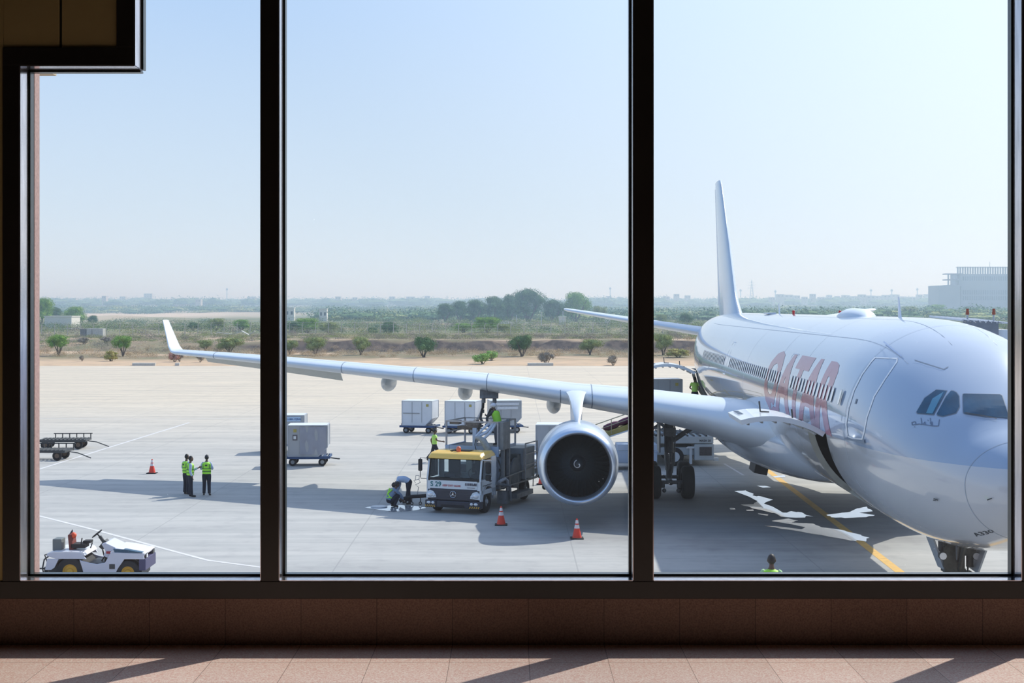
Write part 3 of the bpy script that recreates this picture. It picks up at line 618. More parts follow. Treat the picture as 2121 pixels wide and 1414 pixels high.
for sg in (1, -1):
    wy = [2.0, 2.8, 3.4, 4.0, 4.6, 5.5, 7.4, 9.37, 11.5, 13.2, 15, 17, 20, 22, 24, 26, 28, 28.7]
    rings = [wring_(y, sg) for y in wy]
    wing = MB().loft(rings).build('wing', WINGM, AC, smooth=55)
    # winglet
    l_, c, t, inc, z = wing_sec(28.7); wr = []
    for (dy, dz, dx, cc, cant) in ((0, 0, 0, c, 0), (.18, .05, .2, c*.93, 25), (.38, .28, .55, c*.82, 50), (.55, .6, .95, c*.7, 60), (1.05, 1.55, 2.0, c*.42, 62)):
        af = airfoil(22, .09); ca = radians(cant)
        wr.append([(l_+dx+px_*cc, sg*(28.7+dy-pz*cc*sin(ca)), z+dz+pz*cc*cos(ca)-px_*.01) for px_, pz in af])
    MB().loft(wr).build('winglet', WINGM, wing, smooth=55)
    # slat breaks and skin seams across the leading edge
    for y in (8.75, 10.0, 13.05, 16.3, 19.7, 23.1, 26.4):
        sm = MB(); a_ = wring_(y, sg); b_ = wring_(y+.035, sg); idx = list(range(0, 9))+[len(a_)-k for k in range(1, 6)]; idx = sorted(set(idx), key=lambda i: i if i < 23 else i-len(a_))
        V = []
        cxx = Vector(a_[0])+Vector((wing_sec(y)[1]*.1, 0, 0))
        for i in idx:
            for q in (a_[i], b_[i]): q = Vector(q); V.append(q+(q-cxx).normalized()*.008)
        sm.add(V, [(2*k, 2*k+1, 2*k+3, 2*k+2) for k in range(len(idx)-1)])
        sm.build('slat_gap', SEAM, wing, recalc=False)
    sl = MB()
    for fr_ in (6, 14, 17):
        V = []
        for y in [6+.9*i for i in range(26)]:
            r_ = wring_(y, sg); q = Vector(r_[fr_]); q2 = Vector(r_[fr_+1]); d_ = (q2-q).normalized()
            V += [q+Vector((0, 0, .006)), q+d_*.03+Vector((0, 0, .006))]
        sl.add(V, [(2*k, 2*k+1, 2*k+3, 2*k+2) for k in range(25)])
    sl.build('skin_seam', SEAM, wing, recalc=False)
    # drooped aileron
    V = []
    ab = MB(); R = []
    for y in (20.5, 22.5, 25, 27.6):
        l_, c, t, inc, z = wing_sec(y); xh = l_+c*.80; zh = z-c*.8*sin(inc)+.02; cc = c*.30; dr = radians(28)
        R.append([(xh, sg*y, zh+.09), (xh+cc*cos(dr), sg*y, zh-cc*sin(dr)), (xh+cc*cos(dr), sg*y, zh-cc*sin(dr)-.03), (xh, sg*y, zh-.10)])
    ab.loft(R).build('aileron', mat('aileron_underside', (.42, .44, .42), .4), wing)
    # flap track fairings
    for y, ln in ((6.3, 5.2), (10.3, 4.6), (14.35, 4.2), (18.0, 3.9)):
        l_, c, t, inc, z = wing_sec(y); te = l_+c; zz = z-c*sin(inc)
        prof = []; n = 14
        for i in range(n+1):
            u = i/n; rr = .33*(sin(pi*u**.75))**.7 if 0 < u < 1 else .01; prof.append((te-ln*.72+ln*u, rr))
        M_ = Matrix.Translation((0, sg*y, zz-.42-.0)) @ Matrix.Scale(1.25, 4, (0, 0, 1))
        M_ = Matrix.Translation((te, 0, 0)) @ Matrix.Rotation(radians(7), 4, 'Y') @ Matrix.Translation((-te, 0, 0)) @ M_ if False else M_
        MB().lathe(prof, 20, M_).build('flap_track_fairing', mat('fairing_paint', (.55, .58, .6), .3, var=.04), wing, smooth=60)
    # fuelling panel hanging open under the leading edge
    if sg == 1:
        l_, c, t, inc, z = wing_sec(13.0); pb = MB(); pb.box((l_+.9, 13.0, z-.42), (.06, .78, .42), ry=.35); pb.box((l_+1.15, 13.0, z-.24), (.5, .7, .06))
        pb.build('fuelling_panel', TANK, wing); FP = AM @ Vector((l_+1.0, 13.0, z-.6))
    # ---- engine
    ey, ez, ex = sg*9.40, 2.34, 21.4
    M_ = Matrix.Translation((ex, ey, ez))
    outer = [(0, 1.25), (.02, 1.29), (.1, 1.345), (.3, 1.41), (.7, 1.47), (1.4, 1.50), (2.6, 1.49), (3.6, 1.43), (4.6, 1.30), (5.2, 1.18), (5.25, 1.1)]
    nac = MB().lathe(outer[3:], 64, M_).build('engine_nacelle', WUND, AC, smooth=60)
    MB().lathe([(.5, 1.14), (.3, 1.145), (.12, 1.17), (.03, 1.21)]+outer[:4], 64, M_).build('inlet_lip', LIP, nac, smooth=60)
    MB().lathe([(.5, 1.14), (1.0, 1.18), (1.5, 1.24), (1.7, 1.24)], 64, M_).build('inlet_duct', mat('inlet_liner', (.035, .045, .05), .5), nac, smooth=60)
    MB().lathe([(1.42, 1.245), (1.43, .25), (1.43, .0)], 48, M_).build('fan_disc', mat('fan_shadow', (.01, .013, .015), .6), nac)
    bl = MB()
    for i in range(34):
        a = 2*pi*i/34; c_, s_ = cos(a), sin(a); V = []
        for r_, w_, tw in ((.28, .07, .35), (.6, .10, .6), (.95, .135, .85), (1.225, .15, 1.0)):
            for h in (-1, 1):
                t_ = h*w_*cos(tw); d_ = h*w_*sin(tw); V.append(M_ @ Vector((1.3+d_*.8, r_*c_-t_*s_, r_*s_+t_*c_)))
        bl.add(V, [(2*k, 2*k+1, 2*k+3, 2*k+2) for k in range(3)])
    bl.build('fan_blades', mat('fan_blade_metal', (.035, .05, .06), .4, .6), nac, recalc=False)
    MB().lathe([(1.3, .30), (1.15, .27), (1.0, .2), (.88, .1), (.84, .0)], 32, M_).build('spinner', mat('spinner_paint', (.04, .05, .06), .4), nac, smooth=60)
    sp = MB(); V = []
    for i in range(30):
        u = i/29; a = 2.2+u*5.4; r0_ = .015+.135*u; w_ = .045*(1-.2*u); q = lambda rr: M_ @ Vector((.79+(.05*rr/.1 if rr < .1 else .05+.12*(rr-.1)/.1), rr*cos(a), rr*sin(a)))
        V += [q(r0_), q(r0_+w_)]
    sp.add(V, [(2*k, 2*k+1, 2*k+3, 2*k+2) for k in range(29)]); sp.build('spinner_spiral', mat('spiral_white', (.75, .78, .8), .5), nac, recalc=False)
    MB().lathe([(4.9, .9), (5.6, .82), (6.5, .6), (7.0, .48), (6.9, .4), (7.5, .2), (7.9, .02)], 32, M_).build('exhaust_cone', mat('exhaust_metal', (.25, .22, .2), .4, .9), nac, smooth=60)
    R = []
    for x, zb_, zt, w_ in ((22.9, 3.25, 3.80, .05), (23.6, 3.7, 4.2, .16), (24.6, 3.5, 4.55, .24), (25.8, 3.6, 4.72, .32), (26.8, 3.4, 4.78, .40), (27.4, 3.4, 4.75, .36), (29.0, 3.35, 4.4, .22), (31, 3.7, 4.1, .08)):
        R.append([(x, ey-w_*.55, zb_), (x, ey+w_*.55, zb_), (x, ey+w_*.6, zt-.5), (x, ey+w_, zt-.05), (x, ey+w_*.5, zt), (x, ey-w_*.5, zt), (x, ey-w_, zt-.05), (x, ey-w_*.6, zt-.5)])
    MB().loft(R).build('pylon', WINGM, AC, smooth=50)
    # ---- main gear
    gy = sg*5.34; gx = 31.95; mg = MB(); mg.cyl((gx, gy, 1.1), (gx-.15, gy, 4.3), .17, .21, 20).cyl((gx-.02, gy, .75), (gx, gy, 1.4), .13, n=16)
    leg = mg.build('main_landing_gear', GEAR, AC, smooth=40)
    det = MB(); det.cyl((gx-.9, gy, .66), (gx+.9, gy, .66), .12, n=12); det.box((gx-.25, gy, 1.6), (.2, .45, .5)).tube([(gx-.3, gy-.2, 3.6), (gx-.35, gy-.22, 2.2), (gx-.4, gy-.1, 1.0)], .03).tube([(gx-.3, gy+.2, 3.6), (gx-.32, gy+.2, 2.0), (gx-.9, gy+.15, .9)], .03)
    det.cyl((gx-.35, gy, 1.15), (gx-.75, gy, 1.9), .06).cyl((gx-.75, gy, 1.9), (gx-.2, gy, 2.5), .06); det.box((gx-.3, gy, 2.75), (.3, .5, .35))
    for s2 in (-1, 1): det.cyl((gx-1, gy+s2*.35, .7), (gx-1, gy+s2*.35, .45), .09); det.ball((gx-1.15, gy+s2*.3, .35), .09)
    for xx in (gx-.99, gx+.99): det.cyl((xx, gy-.7, .68), (xx, gy+.7, .68), .08, n=10)
    det.build('bogie_beam', GEAR, leg, smooth=40)
    MB().cyl((gx, gy-sg*.15, 2.35), (gx+.1, sg*2.7, 4.0), .11, n=14).cyl((gx-.3, gy-sg*.2, 3.9), (gx-.2, sg*3.6, 3.05), .07).build('side_stay', GEAR, leg)
    dpl = MB().box((gx-.1, gy+sg*.45, 3.1), (1.3, .06, 2.4)); dpl.build('leg_door', mat('leg_door_paint', (.2, .23, .26), .4), leg)
    for xx in (gx-.99, gx+.99):
        for s2 in (-.7, .7):
            ty = MB().wheel((xx, gy+s2, .69), .69, .52, 36, (0, 1, 0)).build('tyre', TYRE, leg, smooth=40)
            MB().cyl((xx, gy+s2-.2, .69), (xx, gy+s2+.2, .69), .33, n=24).build('wheel_hub', GREY, ty, smooth=40)
# ---- tail
def fin_ring(z, le, te, w_):
    return [(le+(te-le)*px_, pz/.06*w_, z) for px_, pz in [(a, b-.012*sin(pi*a)) for a, b in airfoil(16, .12)]]
fn = MB().loft([fin_ring(7.3, 50.2, 60.6, .46), fin_ring(7.8, 50.8, 60.7, .40), fin_ring(8.4, 52.0, 60.9, .33), fin_ring(9.2, 53.0, 61.1, .29), fin_ring(12, 55.7, 61.8, .24), fin_ring(15.7, 59.6, 62.9, .15), fin_ring(15.98, 60.1, 63.0, .10)])
fin = fn.build('tail_fin', mat('fin_paint', (.52, .60, .68), .25, coat=.4, var=.05, scale=.6), AC, smooth=50)
sb = MB()
for z, x0_ in ((9, 59.2), (12, 60.3), (15.5, 61.6)): sb.box((x0_, 0, z), (.04, .02, .02))
rd = MB(); R = []
for z, xa, xb, w_ in ((8.2, 58.6, 61.05, .17), (12, 60.15, 61.95, .11), (15.6, 61.9, 62.98, .06)): R.append([(xa, -w_, z), (xa, w_, z), (xb, .02, z), (xb, -.02, z)])
rd.loft(R).build('rudder', mat('rudder_paint', (.50, .58, .68), .3), fin)
for sg in (1, -1):
    R = []
    for y, le, te, z, t in ((.6, 54.0, 60.2, 6.45, .1), (2, 55.0, 60.6, 6.66, .1), (9.5, 60.1, 62.5, 7.9, .09), (9.7, 60.5, 62.6, 7.94, .06)):
        R.append([(le+(te-le)*px_, sg*y, z+pz*(te-le)) for px_, pz in airfoil(16, t)])
    st = MB().loft(R).build('tailplane', WINGM, AC, smooth=50)
# ---- nose gear
ng = MB(); ng.cyl((6.75, 0, .9), (6.6, 0, 2.6), .13, .17, 18).cyl((6.72, 0, .45), (6.75, 0, 1.1), .09)
NG = ng.build('nose_landing_gear', mat('nose_gear_dark', (.05, .055, .05), .5, .3, var=.5, scale=9), AC, smooth=40)
d_ = MB(); d_.box((6.45, 0, 2.0), (.3, .62, .42)).box((6.4, .32, 1.75), (.22, .16, .5)).box((6.4, -.3, 1.95), (.22, .22, .3)).cyl((6.4, -.28, 1.5), (6.4, -.28, 1.9), .09).cyl((6.5, 0, 1.2), (5.8, 0, 2.2), .06).box((6.5, 0, 1.35), (.3, .34, .2)).tube([(6.4, .25, 2.0), (6.35, .28, 1.5), (6.4, .2, 1.0)], .025).tube([(6.4, -.25, 2.0), (6.3, -.2, 1.4), (6.45, -.15, .9)], .025)
d_.cyl((6.3, .42, 1.78), (6.42, .42, 1.78), .1).cyl((6.3, -.42, 1.78), (6.42, -.42, 1.78), .1).box((6.7, 0, 1.0), (.4, .5, .12)); d_.box((6.6, 0, 2.35), (.9, .8, .3))
d_.box((6.5, .12, 1.7), (.4, .5, .7)).box((6.6, 0, 2.0), (.5, .8, .35)).box((6.45, -.18, 1.2), (.3, .3, .35)); d_.build('strut_fitting', mat('nose_gear_dark', (.05, .055, .05), .5, .3, var=.5, scale=9), NG, smooth=40)
MB().cyl((6.27, .42, 1.78), (6.3, .42, 1.78), .09).cyl((6.27, -.42, 1.78), (6.3, -.42, 1.78), .09).build('taxi_light', LAMP, NG)
for s2 in (-.33, .33):
    ty = MB().wheel((6.7, s2, .52), .52, .36, 32, (0, 1, 0)).build('tyre', TYRE, NG, smooth=40); MB().cyl((6.7, s2-.15, .52), (6.7, s2+.15, .52), .24).build('wheel_hub', GREY, ty)
for s2 in (-1, 1):
    mb = MB(); xa_, xb_ = (6.4, 6.85) if s2 > 0 else (5.9, 7.0); mb.add([(xa_, s2*.62, 2.25), (xb_, s2*.66, 2.2), (xb_, s2*.36, 1.42), (xa_, s2*.32, 1.42), (xa_, s2*.67, 2.25), (xb_, s2*.71, 2.2), (xb_, s2*.41, 1.42), (xa_, s2*.37, 1.42)], [(0, 1, 2, 3), (7, 6, 5, 4), (0, 4, 5, 1), (1, 5, 6, 2), (2, 6, 7, 3), (3, 7, 4, 0)])
    mb.build('nose_gear_door', mat('gear_door_paint', (.36, .40, .44), .4), NG)
# ---- things on the crown and belly
MB().lathe([(17.4, .02), (17.7, .25), (18.3, .42), (19.3, .46), (20.2, .36), (20.9, .05)], 24, Matrix.Translation((0, 0, ZC+2.74)) @ Matrix.Scale(.75, 4, (0, 0, 1)) @ Matrix.Scale(1.25, 4, (0, 1, 0))).build('antenna_dome', WINGM, AC, smooth=60)
for x, h, c in ((12.6, .62, .35), (36, .5, .3)):
    MB().loft([[(x, -.03, ZC+2.78), (x+c, 0, ZC+2.78), (x, .03, ZC+2.78)], [(x+.25, -.01, ZC+2.8+h), (x+.25+c*.4, 0, ZC+2.8+h), (x+.25, .01, ZC+2.8+h)]]).build('blade_antenna', DOORL, AC)
for x, y_ in ((31.5, .1), (26.5, -.9)): MB().cyl((x, y_, ZC+2.75), (x, y_, ZC+2.92), .05).ball((x, y_, ZC+2.93), .06).build('beacon_light', REDM, AC)
MB().box((37, .3, ZC+2.84), (1.2, .4, .06)).build('crown_plate', WHITE, AC)
for (x, y_, z_) in ((4.6, .5, 2.2), (7.9, -.5, 2.1)): MB().loft([[(x, y_-.02, z_+.08), (x+.25, y_, z_+.08), (x, y_+.02, z_+.08)], [(x+.1, y_-.01, z_-.25), (x+.2, y_, z_-.25), (x+.1, y_+.01, z_-.25)]]).build('belly_antenna', DARK, AC)
# ================================================================ ground equipment
def wheels(parent, pts, r, w, hub=GREY, ax=(1, 0, 0), tm=BLACK, hubr=.5):
    for p in pts:
        t_ = MB().wheel(p, r, w, 24, ax).build('wheel', tm, parent, smooth=40); a = Vector(ax)*w*.48; p = Vector(p)
        MB().cyl(p-a, p+a, r*hubr, n=18).cyl(p-a*1.06, p+a*1.06, r*.16, n=10).build('hub', hub, t_, smooth=40)
# ---- traffic cones
def cone(label, px, py, h=.7):
    p = G(px, py); c = thing('traffic_cone', label, 'traffic cone', p, 0, 'orange cones around the parked jet')
    RO = mat('cone_orange', (.85, .06, .03), .5, var=.06); RB = mat('cone_reflective_band', (.85, .78, .78), .4, var=.1)
    MB().lathe([(.02, .17), (h*.45, .105), (h*.52, .093), (h*.72, .066), (h*.76, .06), (h*.95, .035), (h, .026), (h, .0)], 24, Matrix.Rotation(-pi/2, 4, 'Y')).build('cone_body', RO, c, smooth=40)
    MB().lathe([(h*.52, .096), (h*.70, .071)], 24, Matrix.Rotation(-pi/2, 4, 'Y')).build('reflective_band', RB, c, smooth=60)
    MB().lathe([(h*.76, .063), (h*.92, .042)], 24, Matrix.Rotation(-pi/2, 4, 'Y')).build('reflective_band', RB, c, smooth=60)
    MB().box((0, 0, .02), (.46, .46, .04)).build('base', BLACK, c, bevel=.01)
cone('orange traffic cone alone on pale concrete near the two standing groups', 315, 980)
cone('orange cone standing beside the rear corner of the fuel truck', 1038, 1087)
cone('orange cone on the ground in front of the engine intake', 1195, 1115)
cone('orange cone half hidden behind the engine nacelle', 1122, 1003)
cone('small far orange cone beyond the wing root', 1491, 909, .9)
# ---- cargo containers and their dollies
BLUEF = mat('dolly_blue_paint', (.03, .08, .2), .6, var=.3)
def container(label, px, py, rz, zoff=.5, side=(.66, .70, .76), curtain=False, band=False, mirror=1, loc=None, sticker=True, group='cargo containers parked on dollies'):
    p = loc if loc else G(px, py)+Vector((0, .9, zoff))
    c = thing('cargo_container', label, 'container', p, rz, group)
    m = mat('container_panel_%d' % (1 if side[0] > .5 else 2), side, .4, .2, var=.06, scale=2)
    prof = [(-.98, 0), (.56, 0), (1.02, .46), (1.02, 1.56), (-.98, 1.56)]; prof = [(x*mirror, z) for x, z in prof]
    MB().prism(prof, -.76, .76, 'y').build('container_shell', m, c, bevel=.012)
    e_ = MB()
    for (a, b) in zip(prof, prof[1:]+prof[:1]):
        for y in (-.77, .77): e_.tube([(a[0], y, a[1]), (b[0], y, b[1])], .022, 6)
    for q in prof: e_.tube([(q[0], -.77, q[1]), (q[0], .77, q[1])], .018, 6)
    e_.build('edge_frame', LGREY, c)
    MB().box((0, 0, 1.575), (1.98, 1.5, .02)).build('roof_skin', mat('container_roof', (.85, .86, .88), .3, .2), c)
    if curtain:
        b_ = MB(); R = []
        for i in range(21):
            x = -.38+1.36*i/20; R.append([(x, -.785-.03*sin(i*.9)*(1 if 3 < i < 18 else .3)-.015*sin(j*1.1+i*.4), .08+1.42*j/8) for j in range(9)])
        b_.add([q for r in R for q in r], [(i*9+j, (i+1)*9+j, (i+1)*9+j+1, i*9+j+1) for i in range(20) for j in range(8)])
        b_.build('tarpaulin_curtain', mat('grey_tarpaulin', (.33, .35, .42), .7, var=.08), c, smooth=80)
        MB().box((-.62, -.785, .95), (.24, .01, .28)).build('placard', mat('placard_dark', (.12, .11, .13), .6), c); MB().box((-.63, -.792, .95), (.13, .01, .16)).build('placard_label', WHITE, c)
    else:
        d = MB()
        for x in (-.3, .35): d.box((x*mirror, -.775, .85), (.02, .012, 1.3))
        d.build('door_seam', GREY, c)
        if band: MB().box((-.35*mirror, -.782, .78), (1.1, .02, .05)).build('door_bar', GREY, c)
    if sticker: MB().box(((.72 if not curtain else -.62)*mirror, -.785, 1.3), (.16, .014, .16)).build('sticker', mat('yellow_square_label', (.45, .38, .1), .6, var=.3, scale=30), c)
    return c
def dolly(label, p, rz, bar=1, col=None):
    d = thing('container_dolly', label, 'dolly', p, rz, 'container dollies on the apron')
    MB().box((0, -.72, .44), (2.3, .08, .12)).box((0, .72, .44), (2.3, .08, .12)).box((-1.1, 0, .44), (.08, 1.5, .12)).box((1.1, 0, .44), (.08, 1.5, .12)).box((0, 0, .40), (1.9, 1.3, .1)).build('deck_frame', col or BLUEF, d)
    r_ = MB()
    for i in range(9): r_.cyl((-.95+i*.24, -.66, .485), (-.95+i*.24, .66, .485), .025, n=8)
    r_.build('deck_rollers', GREY, d)
    MB().box((-.75, 0, .28), (.12, 1.2, .1)).box((.75, 0, .28), (.12, 1.2, .1)).build('axle', DARK, d)
    wheels(d, [(x, y, .2) for x in (-.75, .75) for y in (-.6, .6)], .2, .13, ax=(0, 1, 0))
    MB().tube([(bar*1.1, 0, .36), (bar*1.3, 0, .33), (bar*1.52, 0, .3)], .03, 8).box((bar*1.54, 0, .3), (.12, .1, .06)).build('tow_bar', DARK, d)
    MB().tube([(-bar*1.1, -.1, .45), (-bar*1.22, 0, .45)], .03, 6).box((-bar*1.24, 0, .48), (.04, .04, .2)).build('hitch', DARK, d)
    return d
def set_on(label, dl, px, py, rz, **k):
    p = G(px, py)+Vector((0, .9, 0)); dolly(dl, p, rz, bar=k.pop('bar', 1)); return container(label, px, py, rz, zoff=.51, **k)
set_on('white cargo container with a dark bar, farthest from the aircraft in its row', 'blue dolly under the white container with a dark door bar', 868, 898, radians(-13), band=True)
set_on('white cargo container behind the lift platform of the fuel truck', 'dolly hooked behind, under the container beyond the truck platform', 958, 899, radians(-15))
cC = set_on('grey cargo container directly behind the worker in the white helmet', 'dolly under the grey container behind the platform worker', 1044, 897, radians(8), side=(.40, .43, .47), mirror=1, sticker=False)
for i, (z_, w_) in enumerate(((1.36, 1.5), (1.1, 1.35))): MB().box((.12, -.785, z_), (w_, .012, .17)).build('marking_panel', mat('pale_marking', (.62, .66, .72), .5, var=.15, scale=14), cC)
set_on('curtain-sided grey container beside the window mullion', 'dolly under the curtain-sided grey container', 634, 966, radians(3), side=(.36, .42, .48), curtain=True)
cE = set_on('blue-lettered container behind the curtain-sided one', 'dolly hidden behind the curtain-sided container', 590, 938, radians(2), side=(.40, .43, .47), sticker=False)
MB().box((.35, -.785, 1.36), (.95, .012, .26)).build('name_panel', mat('pale_blue_panel', (.45, .60, .78), .5), cE)
def put_text(txt, h, M_, m, parent, name='lettering', th=.0):
    vs, fs = textmesh(txt, h); o_ = MB().add([(v.x, 0, v.y) for v in vs], fs, M_).build(name, m, parent, recalc=False); return o_
put_text('ALLAMA IQBAL', .14, Matrix.Translation((-.09, -.795, 1.31)), mat('blue_lettering', (.02, .1, .3), .5), cE)
set_on('container with a yellow label half hidden behind the engine nacelle', 'dolly hidden behind the engine nacelle', 1152, 965, radians(-4), side=(.40, .43, .47))
# ---- empty roller dollies
def roller_dolly(label, px, py, rz):
    d = thing('pallet_dolly', label, 'dolly', G(px, py), rz, 'empty roller dollies on the apron')
    MB().box((0, -.7, .48), (2.7, .08, .13)).box((0, .7, .48), (2.7, .08, .13)).box((-1.3, 0, .48), (.08, 1.4, .1)).box((1.3, 0, .48), (.08, 1.4, .1)).box((0, 0, .42), (2.4, .3, .12)).build('deck_frame', DARK, d)
    r_ = MB()
    for i in range(12): r_.cyl((-1.2+i*.218, -.65, .54), (-1.2+i*.218, .65, .54), .035, n=8)
    r_.build('deck_rollers', DARK, d)
    ra = MB().box((.3, .8, .78), (2.2, .05, .05))
    for i in range(6): ra.box((-.7+i*.4, .8, .64), (.05, .05, .28))
    ra.build('stop_rail', DARK, d)
    MB().tube([(1.3, 0, .42), (1.8, 0, .35), (2.5, 0, .08)], .03, 6).build('tow_bar', DARK, d)
    wheels(d, [(x, y, .25) for x in (-.95, .9) for y in (-.6, .6)], .25, .16, hub=RUST, ax=(0, 1, 0))
roller_dolly('empty dark roller dolly with a raised stop rail, beyond the other', 134, 928, radians(4))
roller_dolly('empty flat dark dolly cut by the window jamb', 92, 951, radians(-2))
# ---- flat pallet trailer behind the engine
d = thing('pallet_trailer', 'long low flat trailer with a white deck behind the engine', 'trailer', G(1176, 980)+Vector((0, 1.4, 0)), 0)
MB().box((0, 0, .55), (4.6, 2.6, .12)).box((0, -1.25, .38), (4.6, .08, .3)).box((0, 1.25, .38), (4.6, .08, .3)).build('trailer_frame', mat('trailer_grey', (.36, .39, .44), .6, var=.1), d)
MB().box((0, 0, .64), (4.5, 2.5, .06)).build('deck', mat('white_deck_sheet', (.7, .71, .72), .6, var=.2, scale=5), d)
MB().box((.2, .9, .72), (2.2, .1, .1)).build('stop_bar', RUST, d)
wheels(d, [(x, y, .22) for x in (-2, 2) for y in (-1, 1)], .22, .2, ax=(0, 1, 0))
# ---- fuel dispenser truck
TR = thing('fuel_truck', 'fuel hydrant truck with yellow cab roof and raised work platform', 'truck', G(938, 1064), radians(-21))
CAB = mat('truck_cab_white', (.70, .76, .80), .25, coat=.5, var=.03); GRILL = mat('truck_grille', (.03, .035, .055), .45, var=.2); TGL = mat('truck_window_glass', (.05, .09, .12), .08, spec=1, coat=.5, var=.5, scale=2.5)
W2 = 1.15
def cabring(y, zb_, zt, w_, r_=.1): return [(-w_, y, zb_), (w_, y, zb_), (w_, y, zt-r_), (w_-r_, y, zt), (-w_+r_, y, zt), (-w_, y, zt-r_)]
cb = MB().loft([cabring(.10, .35, 1.28, W2), cabring(.13, .35, 1.34, W2), cabring(.14, .35, 1.36, W2)])
cb = MB()
# shell in slices: lower front, window band posts, rear wall, floor
cb.bb((-W2, .06, .93), (W2, .22, 1.30)); cb.bb((-W2, 1.6, .6), (W2, 1.7, 1.45)); cb.bb((-W2, .2, .75), (W2, 1.7, .93))
for s_ in (-1, 1):
    cb.prism([(.06, .93), (.06, 1.30), (.3, 2.16), (1.7, 2.2), (1.7, .62), (1.35, .62), (1.25, .95), (1.0, 1.1), (.6, 1.1), (.35, .93)][:4]+[(1.7, 1.95), (1.25, 2.05), (.42, 2.05), (.22, 1.38), (1.15, 1.38), (1.25, 2.05), (1.7, 1.95), (1.7, .62), (1.35, .62), (1.25, .95), (1.0, 1.1), (.6, 1.1), (.35, .93)] if False else [(.06, .5), (.06, 1.32), (1.7, 1.32), (1.7, .62), (1.3, .62), (1.2, .95), (1.0, 1.08), (.62, 1.08), (.38, .95), (.3, .5)], s_*W2, s_*(W2-.05), 'x')
    cb.prism([(.06, 1.3), (.13, 1.3), (.30, 2.17), (.23, 2.17)], s_*W2, s_*(W2-.07), 'x'); cb.prism([(1.2, 1.3), (1.7, 1.3), (1.7, 2.17), (1.2, 2.17)], s_*W2, s_*(W2-.05), 'x')
for x in (-.72, 0, .72): cb.bb((x-.12, 1.62, 1.4), (x+.12, 1.7, 2.17))
cb.bb((-W2, 1.62, 2.05), (W2, 1.7, 2.17))
cab = cb.build('cab', CAB, TR, bevel=.012); cab['label'] = 'white truck cab'
R = []
for y, zt, w_ in ((.16, 2.20, 1.12), (.2, 2.27, 1.14), (.34, 2.36, 1.14), (1.0, 2.40, 1.13), (1.55, 2.38, 1.12), (1.7, 2.31, 1.1)): R.append(cabring(y, 2.13, zt, w_, .09))
MB().loft(R).build('cab_roof', mat('yellow_cab_roof', (1.0, .60, .12), .35, coat=.4, var=.04), TR, smooth=30)['label'] = 'yellow cab roof'
MB().box((.0, .9, 2.405), (.85, .4, .02)).build('roof_hatch', BLACK, TR)
bc = MB().cyl((-.02, .62, 2.38), (-.02, .62, 2.47), .09).ball((-.02, .62, 2.49), .1)
bc.build('warning_beacon', mat('orange_beacon', (.8, .15, .05), .3, coat=.5), TR, smooth=60)
MB().tube([(-.5, .8, 2.38), (-.5, .8, 2.62)], .008, 5).tube([(-.3, .5, 2.37), (-.12, .62, 2.44)], .01, 5).build('roof_antenna', DARK, TR)
MB().add([(-1.06, .11, 1.34), (1.06, .11, 1.34), (1.03, .275, 2.14), (-1.03, .275, 2.14)], [(0, 1, 2, 3)]).build('windscreen', glass_mat('truck_windscreen', (.55, .68, .74), .06, .02), TR, recalc=False)
MB().tube([(-1.09, .09, 1.32), (1.09, .09, 1.32), (1.06, .27, 2.15), (-1.06, .27, 2.15), (-1.09, .09, 1.32)], .03, 6).box((0, .08, 1.33), (2.16, .05, .12)).build('windscreen_seal', BLACK, TR)
MB().tube([(-.9, .07, 1.38), (-.2, .085, 1.42)], .012, 5).tube([(.05, .07, 1.38), (.8, .085, 1.42)], .012, 5).build('wiper', BLACK, TR)
st = MB()
for x in (-.55, .6): st.box((x, 1.2, 1.35), (.5, .5, .2)).box((x, 1.45, 1.7), (.5, .14, .7)).ball((x, 1.45, 2.02), (.14, .08, .12))
st.build('seat', mat('blue_grey_seat', (.05, .08, .13), .8), TR, bevel=.03)
MB().lathe([(-.02, .19), (0, .215), (.02, .19)], 24, Matrix.Translation((.55, .75, 1.52)) @ Matrix.Rotation(radians(60), 4, 'Y') @ Matrix.Rotation(pi/2, 4, 'Z')).box((0, .45, 1.28), (2, .5, .1)).box((-.05, .4, 1.36), (.5, .2, .05)).build('dashboard', mat('dashboard_grey', (.12, .12, .12), .7), TR)
MB().bb((-1.0, .045, .97), (1.0, .06, 1.29)).build('front_panel', CAB, TR)
BL = mat('teal_lettering', (.0, .17, .19), .5); RL = mat('red_lettering', (.45, .03, .05), .5)
put_text('S 29', .27, Matrix.Translation((-.98, .035, 1.05)), BL, TR, 'fleet_number'); put_text('KEEP EXIT CLEAR', .105, Matrix.Translation((-.46, .035, 1.06)) @ Matrix.Scale(.95, 4, (1, 0, 0)), RL, TR, 'warning_lettering')
lg = MB(); 
for i, (x, w_) in enumerate(((.50, .02), (.54, .025), (.60, .05), (.67, .03), (.72, .05), (.79, .03), (.97, .02))): lg.bb((x, .030, 1.12), (x+w_, .038, 1.22))
lg.prism([(.82, 1.12), (.88, 1.22), (.95, 1.22), (.96, 1.12)], .030, .038, 'y'); lg.bb((.58, .030, 1.03), (.92, .038, 1.045)); lg.build('operator_logo', mat('charcoal_logo', (.05, .05, .08), .5), TR)
MB().bb((-1.0, .03, .52), (1.0, .1, .97)).build('grille', GRILL, TR, bevel=.02)
gs = MB()
for i in range(4): gs.bb((-.62, .018, .58+i*.1), (.62, .035, .60+i*.1))
gs.build('grille_slat', mat('grille_slat_grey', (.05, .055, .075), .4), TR)
EM = Matrix.Translation((0, .012, .76)) @ Matrix.Rotation(pi/2, 4, 'Z')
em = MB().lathe([(-.012, .115), (-.02, .125), (-.012, .135), (0, .125), (-.012, .115)], 32, EM)
